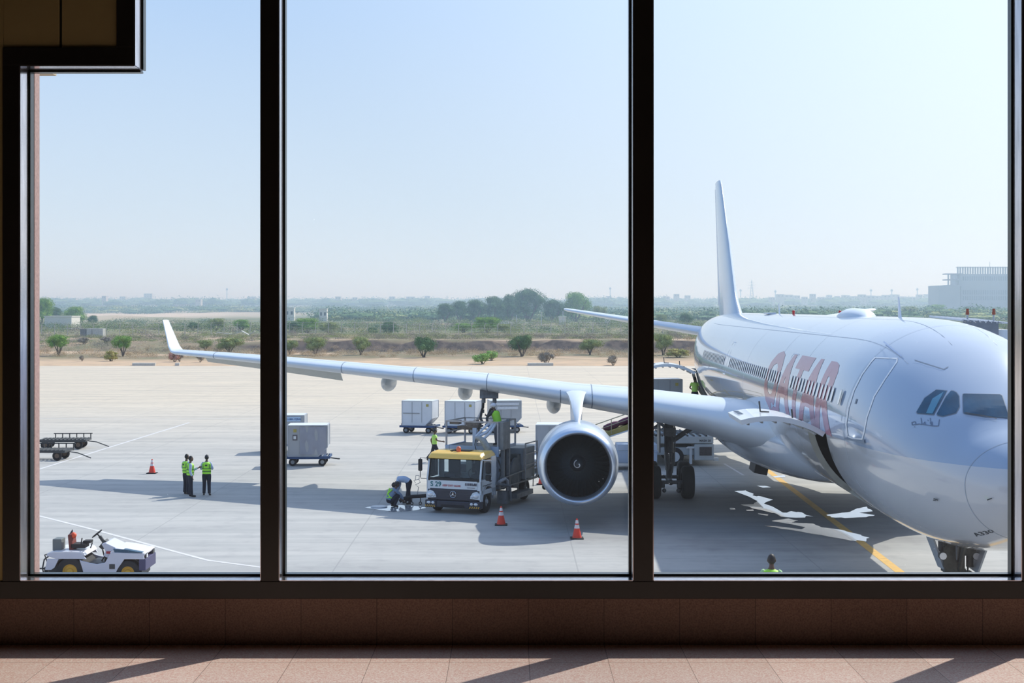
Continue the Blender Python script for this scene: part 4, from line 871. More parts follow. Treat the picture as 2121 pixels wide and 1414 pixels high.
for k in range(3):
    a = pi/2+2*pi*k/3; c_, s_ = cos(a), sin(a); em.add([(.0, .0, .76), (.022*-s_, .004, .76+.022*c_), (.118*c_, .004, .76+.118*s_), (-.022*-s_, .004, .76-.022*c_)], [(0, 1, 2), (0, 2, 3)])
em.build('star_emblem', CHROME, TR, recalc=False)
for s_ in (-1, 1):
    MB().prism([(s_*.72, .62), (s_*1.14, .58), (s_*1.15, .78), (s_*1.0, .90), (s_*.84, .86), (s_*.74, .72)], .0, .12, 'y').build('headlight_surround', CAB, TR, bevel=.01)
    MB().ball((s_*.97, .01, .73), (.13, .05, .1)).ball((s_*.82, .01, .70), (.06, .04, .06)).build('headlight', LAMP, TR, smooth=60)
    MB().bb((s_*.7, -.08, .22), (s_*1.16, .3, .52)).build('bumper_end', GRILL, TR, bevel=.03)
    MB().ball((s_*.82, -.08, .42), (.07, .03, .055)).ball((s_*1.0, -.08, .42), (.09, .03, .055)).build('fog_light', LAMP, TR, smooth=60)
    hm = MB()
    for i in range(5): hm.add([(s_*(.72+i*.09), -.088, .25), (s_*(.76+i*.09), -.088, .25), (s_*(.80+i*.09), -.088, .33), (s_*(.76+i*.09), -.088, .33)], [(0, 1, 2, 3)])
    hm.build('hazard_stripes', YEL, TR, recalc=False)
MB().bb((-.7, -.04, .24), (.7, .3, .5)).build('bumper', GRILL, TR, bevel=.03); MB().bb((-.5, -.05, .26), (.5, -.03, .36)).build('bumper_intake', BLACK, TR)
MB().add([(W2+.002, .25, 1.36), (W2+.002, 1.18, 1.36), (W2+.002, 1.18, 2.1), (W2+.002, .40, 2.1)], [(0, 1, 2, 3)]).add([(-W2-.002, .25, 1.36), (-W2-.002, 1.18, 1.36), (-W2-.002, 1.18, 2.1), (-W2-.002, .40, 2.1)], [(0, 1, 2, 3)]).build('side_window', TGL, TR, recalc=False)
MB().box((W2+.01, .72, 1.1), (.02, .9, .02)).box((W2+.02, 1.05, 1.22), (.03, .16, .04)).build('door_handle', DARK, TR)
MB().box((-1.42, .05, 1.86), (.16, .12, .48)).build('mirror', BLACK, TR, bevel=.04); MB().tube([(-1.1, .2, 2.12), (-1.42, .05, 2.14), (-1.42, .05, 1.4), (-1.40, .07, 1.33), (-1.1, .15, 1.32)], .016, 6).build('mirror_arm', DARK, TR)
MB().box((1.45, .1, 1.85), (.22, .14, .46)).build('mirror', BLACK, TR, bevel=.05); MB().box((1.45, .1, 1.46), (.22, .14, .24)).build('mirror', BLACK, TR, bevel=.05); MB().tube([(1.1, .2, 2.12), (1.6, .1, 2.12), (1.62, .1, 1.4), (1.1, .15, 1.35)], .018, 6).build('mirror_arm', LGREY, TR)
ch = MB().box((-.4, 3.6, .6), (.12, 6.4, .2)).box((.4, 3.6, .6), (.12, 6.4, .2)).box((0, 5.4, .5), (2.2, .15, .15)).box((0, .9, .5), (1.9, .2, .2)); ch.build('chassis', DARK, TR)
for y in (.82, 5.2):
    for s_ in (-1, 1):
        w_ = MB().wheel((s_*(W2-.16), y, .44), .44, .28, 32).build('wheel', BLACK, TR, smooth=40); MB().lathe([(-.13, .26), (.05, .25), (.06, .1), (.14, .08), (.14, 0)], 20, Matrix.Translation((s_*(W2-.16), y, .44)) @ (Matrix.Rotation(pi, 4, 'Z') if s_ < 0 else Matrix())).build('wheel_hub', LGREY, w_, smooth=40)
for s_ in (-1, 1):
    R = []
    for i in range(13):
        a = pi*i/12; R.append([(s_*(W2-.32), .82-.56*cos(a), .5+.56*sin(a)), (s_*(W2+.02), .82-.56*cos(a), .5+.56*sin(a)), (s_*(W2+.02), .82-.60*cos(a), .5+.60*sin(a)), (s_*(W2-.32), .82-.60*cos(a), .5+.60*sin(a))])
    MB().loft(R).build('mudguard', LGREY, TR)
# rear equipment module
MB().bb((-1.1, 2.0, .75), (.55, 6.3, .9)).bb((.55, 2.1, .75), (1.15, 6.4, .85)).bb((-1.1, 2.2, .9), (-.2, 3.2, 1.7)).bb((-1.1, 4.2, .9), (.2, 6.2, 1.9)).build('equipment_deck', TANK, TR, bevel=.02)
MB().cyl((.72, 2.35, .8), (.72, 2.35, 2.05), .2).ball((.72, 2.35, 2.05), (.2, .2, .12)).cyl((.72, 3.0, .8), (.72, 3.0, 1.9), .17).ball((.72, 3.0, 1.9), (.17, .17, .1)).build('filter_vessel', mat('blue_white_tank', (.45, .53, .62), .35, var=.1), TR, smooth=50)
MB().cyl((.45, 3.9, 1.25), (1.15, 3.9, 1.25), .5, n=28).cyl((.43, 3.9, 1.25), (.5, 3.9, 1.25), .62, n=28).cyl((1.1, 3.9, 1.25), (1.17, 3.9, 1.25), .62, n=28).build('hose_reel', mat('hose_reel_grey', (.14, .17, .19), .6, var=.3), TR, smooth=30)
for s_ in range(4): pass
hr = MB()
for i in range(7): hr.lathe([(0, .50), (.04, .55), (.08, .50)], 28, Matrix.Translation((.5+i*.085, 3.9, 1.25)))
hr.build('coiled_hose', BLACK, TR, smooth=60)
pm = MB(); random.seed(3)
for i in range(16):
    y = 2.1+random.random()*3.8; z = .9+random.random()*1.0; x = .75+random.random()*.35; pm.box((x, y, z), (random.uniform(.1, .3), random.uniform(.12, .4), random.uniform(.1, .35)))
for i in range(7):
    y = 2.2+i*.55; pm.tube([(.95, y, .85), (1.05, y+.1, 1.2), (1.08, y+.3, 1.5), (.9, y+.35, 1.9)], .035, 6)
pm.build('pump_pipework', mat('oily_grey_pipework', (.16, .19, .2), .45, .5, var=.5, scale=5), TR)
rl = MB().tube([(1.22, 1.9, .86), (1.3, 2.1, 1.22), (1.3, 6.4, 1.35), (1.22, 6.6, .9)], .028, 6).tube([(1.25, 1.9, .84), (1.28, 6.6, .84)], .03, 6)
for y in (2.9, 3.8, 4.7, 5.6): rl.tube([(1.28, y, .5), (1.3, y, 1.28)], .022, 6)
rl.build('side_rail', mat('weathered_rail', (.30, .29, .25), .6, var=.3), TR)
MB().box((1.2, 4.2, .36), (.5, 1.9, .2)).box((1.25, 2.2, .45), (.4, .3, .5)).tube([(1.2, 1.6, 1.05), (1.5, 2.3, .9), (1.5, 2.4, .3)], .06, 8).build('hose_tray', TANK, TR)
pc = MB().tube([(1.25, 1.75, 1.1), (1.3, 2.25, 1.18), (1.32, 2.45, 1.1), (1.3, 2.6, .3)], .07, 10); pc.build('fuel_pipe', LGREY, TR, smooth=60)
cp = MB(); random.seed(11)
for i in range(5): cp.tube([(1.2+i*.05, 6.2+i*.06, .9), (1.45+i*.03, 6.5, .7), (1.5, 6.7-i*.05, .35+i*.1), (1.3, 6.9, .5)], .05, 7)
cp.ball((1.45, 6.7, .75), .12).ball((1.4, 6.75, .35), .13); cp.build('hydrant_coupler', mat('dark_olive_fitting', (.06, .07, .06), .5, .3, var=.4), TR, smooth=50)
# lifting platform with mast
PLF = mat('pale_blue_fascia', (.42, .53, .68), .4, var=.06)
PZ = 2.45
MB().bb((-1.2, 2.0, PZ-.38), (1.12, 2.08, PZ+.02)).bb((-1.2, 2.0, PZ-.1), (-1.12, 4.0, PZ+.02)).bb((1.04, 2.0, PZ-.1), (1.12, 4.0, PZ+.02)).build('platform_fascia', PLF, TR, bevel=.01)
MB().bb((-1.15, 2.05, PZ-.08), (1.08, 4.0, PZ-.02)).build('platform_floor', TANK, TR)
RW = mat('weathered_white_rail', (.42, .41, .41), .5, var=.3, scale=8)
pr = MB()
for (x, y) in ((-1.17, 2.05), (-1.17, 4.0), (-.6, 4.0), (1.08, 2.05), (1.08, 4.0), (.3, 4.0)): pr.box((x, y, PZ+.5), (.06, .06, 1.0))
for z in (.55, 1.0):
    pr.box((-.05, 4.0, PZ+z), (2.3, .05, .05)).box((-1.17, 3.0, PZ+z), (.05, 2, .05)).box((1.08, 3.0, PZ+z), (.05, 2, .05))
pr.box((-.05, 2.05, PZ+1.0), (2.3, .05, .06)); pr.build('platform_rail', RW, TR)
MB().bb((.0, 2.0, PZ), (.16, 2.08, PZ+.75)).build('platform_gate_post', PLF, TR)
MB().box((-.85, 2.25, PZ+.95), (.4, .3, .16)).box((-.2, 2.6, PZ+.85), (.55, .4, .25)).box((-.5, 2.8, PZ+.7), (.8, .5, .15)).cyl((.1, 2.3, PZ+.85), (.1, 2.3, PZ+1.05), .07).build('platform_control_box', mat('dirty_brown_box', (.17, .15, .13), .7, var=.4, scale=7), TR)
MB().box((1.18, 2.5, PZ+.45), (.2, .8, 1.1)).box((1.2, 2.9, PZ-.2), (.12, .12, 2.6)).box((1.2, 2.3, PZ-.6), (.12, .12, 2.2)).build('ladder_cage', mat('grey_mast_paint', (.22, .24, .25), .5, .3, var=.3, scale=5), TR)
ms = MB()
for a, b in (((.2, 2.3, .9), (.9, 3.6, 2.4)), ((.9, 2.3, .9), (.2, 3.6, 2.4))): ms.cyl(a, b, .06)
ms.box((.95, 3.2, 1.6), (.3, .3, 1.7)).box((-.6, 3.2, 1.6), (.25, .3, 1.5)).cyl((.35, 2.9, .9), (.35, 2.9, 2.38), .09); ms.build('lift_mast', GEAR, TR)
rc = MB()
for z in (1.5, 1.95, 2.4): rc.box((1.35, 5.2, z), (.05, 1.4, .04))
for y in (4.5, 5.9): rc.box((1.35, y, 1.65), (.05, .05, 1.5))
rc.build('rear_guard_rail', RW, TR); MB().bb((.3, 4.5, .9), (1.25, 5.9, 2.2)).build('rear_cabinet', mat('grey_cabinet', (.26, .30, .33), .5, var=.2), TR, bevel=.03)
# articulated fuelling arm in front of the platform
fa = MB().tube([(.85, 2.2, PZ+.95), (.62, 2.0, PZ+.62), (.2, 1.95, PZ+.38)], .06, 10).tube([(.65, 2.2, PZ+.95), (.42, 2.0, PZ+.7), (.18, 1.92, PZ+.42)], .05, 10).tube([(.95, 2.2, PZ+.95), (.75, 1.95, PZ+.55), (.5, 1.9, PZ+.32)], .055, 10)
fa.build('fuelling_arm', mat('pale_blue_pipe', (.55, .65, .78), .3, coat=.3), TR, smooth=60)
MB().tube([(.2, 1.9, PZ+.36), (.35, 1.85, PZ+.38), (.55, 1.85, PZ+.25), (.72, 1.85, PZ-.05), (.8, 1.88, PZ-.35), (.86, 1.95, PZ-.6)], .13, 14, rr=[.06, .1, .13, .14, .13, .08]).build('wrapped_hose', mat('sheathed_hose_grey', (.36, .38, .37), .7, var=.3, scale=8), TR, smooth=60)
MB().tube([(.2, 1.9, PZ+.36), (.15, 1.88, PZ+.1), (.3, 1.85, PZ-.4), (.75, 1.85, PZ-.8), (.85, 2.0, PZ-.6)], .018, 6).build('control_cable', BLACK, TR)
# boom in front with hydrant coupler handle
B0 = AMI @ Vector((0, 0, 0))
HB = thing('hydrant_hose', 'black hydrant hose on small castors running from the truck to the ground pit', 'hose', G(878, 1046), 0)
MB().tube([(.35, .1, .4), (-.1, .1, .36), (-.5, .1, .34), (-.8, .05, .27), (-1.0, 0, .16)], .075, 10).build('hose', BLACK, HB, smooth=60)
MB().tube([(-.35, .1, .9), (-.42, .1, 1.0), (-.22, .1, 1.05), (-.15, .1, .92), (-.35, .1, .82), (-.22, .1, .72), (-.3, .1, .34)], .014, 5).tube([(-.2, .1, 1.05), (-.2, .1, 1.2), (-.34, .1, 1.2), (-.36, .1, 1.0)], .014, 5).build('lever', GREY, HB)
for x in (-.15, -.5): MB().wheel((x, .1, .07), .07, .04, 14, (0, 1, 0)).tube([(x, .1, .1), (x, .1, .34)], .02, 6).build('castor', DARK, HB)
# twin fuelling hoses up to the wing
PT = Matrix.Translation(TR.location) @ Matrix.Rotation(radians(-21), 4, 'Z')
for i, (dx, lab) in enumerate(((-.24, 'thick black fuelling hose hanging from the wing panel, outer of the pair'), (.22, 'black fuelling hose at the wing panel nearest the worker'))):
    top = AM @ Vector(((29.44+.9), 13.0-dx, 4.86-.42)); top.z -= .1
    fh = thing('fuelling_hose', lab, 'hose', (top.x, top.y, 0)); e_ = PT @ Vector((.28+.2*i, 2.4, PZ+1.0)); e_.x -= top.x; e_.y -= top.y
    MB().tube([(0, 0, top.z-.05), (-.03, 0, top.z-.5), (-.06+.1*i*-1, -.2, (top.z+e_.z)/2-.1), (e_.x*.7-.1, e_.y*.8, e_.z+.1), (e_.x, e_.y, e_.z-.05)], .055, 10).build('hose', BLACK, fh, smooth=60)
    MB().cyl((0, 0, top.z+.12), (0, 0, top.z-.28), .085).cyl((-.04, -.05, top.z-.55), (-.05, -.06, top.z-.7), .075).build('coupling', TANK, fh)
# ---- baggage tow tractor
TT = thing('tow_tractor', 'small open white baggage tractor with yellow wheel rims and orange seat belt light', 'vehicle', G(204, 1204), 0)
TW = mat('tractor_white', (.66, .66, .74), .35, coat=.3, var=.04); TWT = mat('tractor_fender_white', (.82, .80, .83), .35, coat=.3)
BAR = mat('tractor_bumper_navy', (.06, .06, .14), .5)
# local x = forward, y = across
body = MB()
for s_ in (-1, 1):
    y0_, y1_ = s_*.62, s_*.56
    body.prism([(-1.3, .93), (-1.05, .96), (-.62, .96), (-.32, .94), (-.18, .76), (-.4, .77), (-1.05, .77), (-1.35, .86)], y0_, y1_, 'y')
    body.prism([(-.38, .74), (-.12, .66), (.12, .62), (.36, .66), (.52, .94), (.70, .96), (1.48, .92), (1.5, .76), (.92, .76), (.70, .42), (.62, .18), (-.22, .18), (-.3, .5)], y0_, y1_, 'y')
    body.prism([(-1.32, .77), (-.98, .77), (-1.1, .52), (-1.2, .45), (-1.38, .45)], y0_, y1_, 'y')
body.bb((-.55, -.58, .18), (.7, .58, .24)); body.build('body', TW, TT, bevel=.015)
MB().prism([(-1.32, .93), (-1.12, .99), (-.6, .99), (-.28, .97), (-.2, .86), (-.26, .86), (-.34, .92), (-1.1, .93)], -.62, .62, 'y').build('rear_deck', TWT, TT, bevel=.02)
MB().prism([(.5, .96), (.66, 1.08), (.95, 1.04), (1.42, .95), (1.52, .92), (1.5, .86), (.52, .88)], -.6, .6, 'y').build('bonnet', TWT, TT, bevel=.02)
MB().prism([(.60, 1.06), (.95, 1.045), (1.44, .955), (1.44, .94), (.64, .96)], -.42, -.615, 'y').build('bonnet_stripe', mat('tractor_blue', (.02, .09, .16), .4), TT)
MB().prism([(.28, .84), (.34, .98), (.22, 1.18), (.34, 1.22), (.68, 1.06), (.66, .92), (.56, .76), (.4, .78)], -.5, .5, 'y').build('dash_cowl', TW, TT, bevel=.02)
MB().box((.47, -.51, .94), (.2, .01, .07)).build('maker_badge', RL, TT)
MB().box((1.44, 0, .6), (.2, 1.22, .34)).build('front_bumper', BAR, TT, bevel=.02); MB().box((1.5, -.4, .84), (.06, .2, .13)).box((1.5, .4, .84), (.06, .2, .13)).build('headlamp', DARK, TT); MB().box((1.535, -.4, .84), (.01, .15, .1)).build('lamp_glass', LAMP, TT)
MB().lathe([(-.015, .165), (0, .185), (.015, .165)], 28, Matrix.Translation((.0, -.15, 1.43)) @ Matrix.Rotation(radians(-42), 4, 'Y') @ Matrix.Rotation(pi/2, 4, 'Y') @ Matrix.Rotation(0, 4, 'X') if False else Matrix.Translation((.0, -.15, 1.43)) @ Matrix.Rotation(radians(50), 4, 'Y')).cyl((.0, -.15, 1.43), (.16, -.15, 1.26), .02).build('steering_wheel', BLACK, TT, smooth=60)
for k in range(3): pass
MB().cyl((.08, -.15, 1.36), (.32, -.15, 1.02), .05).box((.22, -.12, 1.12), (.14, .3, .26), ry=.7).tube([(.15, -.1, .95), (.2, -.1, .75), (.12, -.1, .62)], .02).box((.3, -.1, .72), (.12, .25, .3)).build('steering_column', DARK, TT)
MB().box((-.72, -.15, 1.18), (.12, .42, .52), ry=-.1).build('seat_backrest', mat('red_brown_seat', (.2, .04, .03), .7, var=.3), TT, bevel=.03); MB().box((-.5, -.15, 1.1), (.42, .42, .12)).box((-.28, -.1, 1.2), (.22, .3, .07)).tube([(-.12, -.4, 1.05), (-.06, -.42, 1.22)], .018).tube([(-.42, -.35, 1.1), (-.38, -.35, 1.34)], .018).build('seat_cushion', BLACK, TT, bevel=.02)
MB().ball((-.66, -.25, 1.4), (.09, .09, .09)).build('orange_lamp', ORANGE, TT, smooth=60); MB().cyl((-.76, -.15, 1.4), (-.72, -.15, 1.55), .06, .01).build('lamp_bracket', DARK, TT)
MB().box((-1.1, -.2, 1.14), (.26, .4, .34)).build('tool_box', mat('box_grey', (.16, .18, .18), .6), TT, bevel=.02)
MB().tube([(-1.3, -.3, .85), (-1.5, -.3, .7), (-1.55, -.3, .45), (-1.5, -.3, .2)], .022).box((-1.5, 0, .35), (.1, .3, .2)).box((-1.58, -.2, .28), (.2, .05, .05)).box((-1.58, -.2, .42), (.16, .05, .04)).tube([(-1.4, -.2, .85), (-1.55, -.1, .8), (-1.48, -.1, .6)], .018).build('tow_hitch', DARK, TT)
MB().box((.1, 0, .6), (.5, .9, .06)).box((.57, -.625, .55), (.16, .012, .14)).build('footwell', DARK, TT); MB().bb((-1.3, -.5, .25), (1.4, .5, .6)).build('underframe', DARK, TT)
RIM = mat('yellow_wheel_rim', (.62, .36, .04), .5, var=.15)
for x in (-.66, 1.02):
    r_ = .40 if x < 0 else .36
    for s_ in (-1, 1):
        w_ = MB().wheel((x, s_*.52, r_), r_, .2, 30, (0, 1, 0)).build('wheel', BLACK, TT, smooth=40)
        MB().lathe([(-.09, r_*.58), (.06, r_*.56), (.085, r_*.6), (.085, r_*.5), (.04, r_*.42), (.04, .1), (.09, .08), (.09, 0)], 24, Matrix.Translation((x, s_*.52, r_)) @ Matrix.Rotation(s_*pi/2, 4, 'Z')).build('wheel_rim', RIM, w_, smooth=40)
    am = MB(); R = []
    for i in range(11):
        a = radians(15+150*i/10); R.append([(x+.46*cos(a), -.6, r_+.42*sin(a)), (x+.46*cos(a), .6, r_+.42*sin(a)), (x+.49*cos(a), .6, r_+.45*sin(a)), (x+.49*cos(a), -.6, r_+.45*sin(a))])
    am.loft(R).build('wheel_arch', BLACK, TT)
# ---- belt loader with bags
bp = G(1296, 976)+Vector((0, 1.5, 0)); BLD = thing('belt_loader', 'white belt loader with a raised yellow-edged conveyor behind the engine', 'belt loader', bp, 0)
MB().bb((-2.0, -1, .35), (1.6, 1, .95)).bb((-.4, -1, .95), (1.6, .2, 1.3)).build('chassis', mat('pale_blue_bodywork', (.50, .58, .70), .4, var=.06), BLD, bevel=.04)
MB().bb((-1.9, -1.05, .9), (-.9, -.2, 1.3)).build('driver_seat', DARK, BLD, bevel=.05)
MB().prism([(-1.7, 1.25), (2.4, 2.65), (2.4, 2.9), (-1.7, 1.5)], .1, 1.1, 'y').build('conveyor', mat('conveyor_edge_yellow', (.36, .29, .08), .6, var=.2), BLD, bevel=.02)
MB().prism([(-1.7, 1.2), (2.4, 2.55), (2.4, 2.62), (-1.7, 1.27)], .05, 1.15, 'y').build('conveyor_underframe', WHITE, BLD)
hr_ = MB().tube([(-1.6, .1, 2.1), (2.4, .1, 3.5)], .025, 6).tube([(-1.6, .1, 1.8), (2.4, .1, 3.2)], .02, 6)
for t_ in (0, .25, .5, .75, 1): x = -1.6+4*t_; z = 1.35+1.4*t_; hr_.tube([(x, .1, z), (x, .1, z+.75)], .02, 6)
hr_.build('handrail', mat('handrail_yellow_grey', (.42, .38, .25), .6), BLD)
MB().cyl((.9, .6, .9), (.5, .6, 2.05), .09).box((1.0, .6, 1.4), (.2, .8, .9)).build('lift_arm', DARK, BLD)
wheels(BLD, [(x, y, .34) for x in (-1.7, 1.1) for y in (-.85, .85)], .34, .24, ax=(0, 1, 0))
for i, (x, lab) in enumerate(((-.5, 'maroon duffel bag on the conveyor, lower of the two'), (.25, 'maroon bag higher up the conveyor, beside the crouched worker'))):
    z = 1.5+.3415*(x+1.7)
    b_ = MB(); b_.loft([[(-.45+.9*u, .22*cos(a)*s_, .17+.17*sin(a)*s_) for a in [2*pi*k/14 for k in range(14)]] for u, s_ in ((0, .3), (.08, .8), (.3, 1), (.7, 1.05), (.92, .8), (1, .3))])
    o_ = b_.build('travel_bag', mat('maroon_canvas', (.10, .02, .06), .8, var=.2), smooth=60); o_.location = bp+Vector((x, .6, z+.0)); o_.rotation_euler = (0, -.33, 0); tag(o_, lab, 'bag', 'bags on the belt loader')
# ---- container loader at the rear hold
lp = G(1428, 965)+Vector((0, 1.4, 0)); CL = thing('container_loader', 'white container loader under the wing with its platform raised to the rear hold', 'cargo loader', lp, 0)
LW = mat('loader_white', (.50, .54, .56), .45, var=.12, scale=2)
MB().bb((.25, -1.5, .3), (1.25, 2.6, 1.12)).bb((-2.2, -1.3, .55), (.25, 2.6, .95)).build('chassis', LW, CL, bevel=.04); MB().bb((-2.1, -1.45, 1.15), (1.22, 2.4, 1.5)).build('deck', LW, CL, bevel=.03)
MB().bb((.5, -1.52, .55), (1.12, -1.49, .98)).build('radiator_grille', mat('grille_dark_brown', (.09, .08, .08), .7, var=.4, scale=20), CL)
MB().bb((.0, -1.4, .1), (.14, -1.2, .95)).bb((-.1, -1.45, .9), (.3, -1.3, 1.0)).bb((1.25, -1.3, .25), (1.5, -.9, .4)).build('stabiliser', WHITE, CL)
put_text('MASA 20', .15, Matrix.Translation((.5, -1.46, 1.25)), DARK, CL)
rs = MB()
for i in range(10): rs.cyl((-2.0+i*.32, -1.3, 1.53), (-2.0+i*.32, 2.2, 1.53), .05, n=8)
rs.build('deck_rollers', mat('roller_dark', (.10, .10, .10), .6), CL)
for a, b in (((-2.0, -1.44, 1.58), (1.2, -1.44, 1.85)), ((-2.0, -1.44, 1.95), (1.2, -1.44, 1.62))): MB().cyl(a, b, .04).build('guide_rail', TANK, CL)
sc = MB()
for y in (2.6, 5.2):
    sc.cyl((-2.0, y, .8), (.4, y, 2.5), .08).cyl((.4, y, .8), (-2.0, y, 2.5), .08)
sc.build('scissor_lift', DARK, CL)
MB().bb((-2.4, 2.4, .4), (.8, 5.4, .8)).build('rear_chassis', LW, CL); MB().bb((-2.9, 2.3, 2.42), (1.1, 5.8, 2.6)).build('raised_platform', mat('platform_yellow_grey', (.35, .31, .18), .6, var=.3), CL)
py_ = MB()
for x in (-2.85, -1.6): py_.tube([(x, 2.35, 2.6), (x, 2.35, 3.5)], .04, 6)
py_.tube([(-2.85, 2.35, 3.5), (-1.6, 2.35, 3.5)], .03, 6).tube([(-2.85, 2.35, 3.05), (.9, 2.35, 3.05)], .03, 6).tube([(-.4, 2.35, 2.6), (-.4, 2.35, 3.2)], .05, 6).tube([(.9, 2.35, 2.6), (.9, 2.35, 3.2)], .03, 6)
py_.build('yellow_handrail', mat('handrail_yellow', (.55, .38, .05), .5), CL)
wheels(CL, [(-.75, -1.25, .47), (-.75, 1.2, .47)], .47, .35, hub=WHITE, ax=(0, 1, 0), hubr=.55); wheels(CL, [(x, 4, .3) for x in (-1.9, .4)], .3, .3, ax=(0, 1, 0))
container('grey container on the raised platform beside the rear hold', 0, 0, radians(2), loc=Vector(lp)+Vector((-.85, 4.1, 2.61)), side=(.30, .33, .34), mirror=1, group='cargo containers parked on dollies')
# ================================================================ people
SKIN = mat('brown_skin', (.13, .07, .045), .6, var=.1); HAIR = mat('black_hair', (.008, .007, .007), .6); LIME = mat('lime_vest', (.42, .88, .06), .6, var=.08, scale=8); BANDM = mat('vest_band', (.03, .16, .05), .5)
PALE = mat('pale_blue_shirt', (.42, .52, .68), .8, var=.08); LT = mat('light_grey_band', (.65, .75, .55), .4); SHOE = mat('black_shoes', (.012, .012, .013), .5); LEMON = mat('lime_polo_shirt', (.50, .82, .16), .7, var=.08); CHAR = mat('charcoal_sleeve', (.05, .055, .06), .8, var=.2); OLT = mat('grey_trousers', (.14, .16, .19), .8, var=.15)
def skinned(name, V, E, R, m, parent, sub=1, root=0):
    me = bpy.data.meshes.new(name); me.from_pydata([tuple(v) for v in V], E, []); me.update(); me.materials.append(m)
    o = bpy.data.objects.new(name, me); COL.objects.link(o); o.parent = parent
    md = o.modifiers.new('skin', 'SKIN'); md.use_smooth_shade = True; md.branch_smoothing = .5
    dat = me.skin_vertices[0].data
    for i, r in enumerate(R): dat[i].radius = (r, r) if not hasattr(r, '__len__') else r; dat[i].use_root = (i == root)
    ss_ = o.modifiers.new('sub', 'SUBSURF'); ss_.levels = sub; ss_.render_levels = sub
    return o
BASE = dict(pelvis=(0, 0, .95), spine=(0, .0, 1.13), chest=(0, .0, 1.33), neck=(0, 0, 1.47), jaw=(0, .02, 1.55), mid=(0, .015, 1.63), crown=(0, 0, 1.69), hip=(.09, 0, .90), knee=(.10, .02, .49), ankle=(.10, -.02, .09), toe=(.12, .14, .04),
            sh=(.17, 0, 1.40), elbow=(.23, -.03, 1.12), wrist=(.24, .06, .88))
def head_verts(k=1.0, n=28, m=20):
    vs = []
    for j in range(m+1):
        for i in range(n):
            t, u = pi*j/m, 2*pi*i/n; x, y, z = sin(t)*cos(u), sin(t)*sin(u), cos(t)
            X, Y, Z = x*.078, y*.097, z*.118
            if z < 0: X *= 1-.30*(-z)**1.3; Y = Y*(1-.12*(-z))+.012*(-z)
            if y > 0: Y *= 1-.10*(1-abs(z)); f_ = math.exp(-(x/.16)**2)
            else: f_ = 0
            Y += f_*(.030*math.exp(-((z+.20)/.13)**2)+.008*math.exp(-((z-.18)/.12)**2)+.010*math.exp(-((z+.80)/.14)**2)+.006*math.exp(-((z+.50)/.07)**2))*(y > 0)
            if y > 0: Y -= .007*math.exp(-((abs(x)-.38)/.16)**2-((z-.02)/.12)**2)
            vs.append(Vector((X*k, Y*k, Z*k)))
    return vs, n, m
def head_part(M_, k=1.0, keep=None):
    vs, n, m = head_verts(k); fs = []
    for j in range(m):
        for i in range(n):
            q_ = (j*n+i, (j+1)*n+i, (j+1)*n+(i+1) % n, j*n+(i+1) % n); c = sum((vs[w] for w in q_), Vector())/4
            if keep is None or keep(c.x/.078, c.y/.097, c.z/.118): fs.append(q_)
    return [M_ @ v for v in vs], fs
def both(d):
    o = {}
    for k, v in d.items():
        if k in ('hip', 'knee', 'ankle', 'toe', 'sh', 'elbow', 'wrist'): o[k+'R'] = Vector(v); o[k+'L'] = Vector((-v[0], v[1], v[2]))
        else: o[k] = Vector(v)
    return o
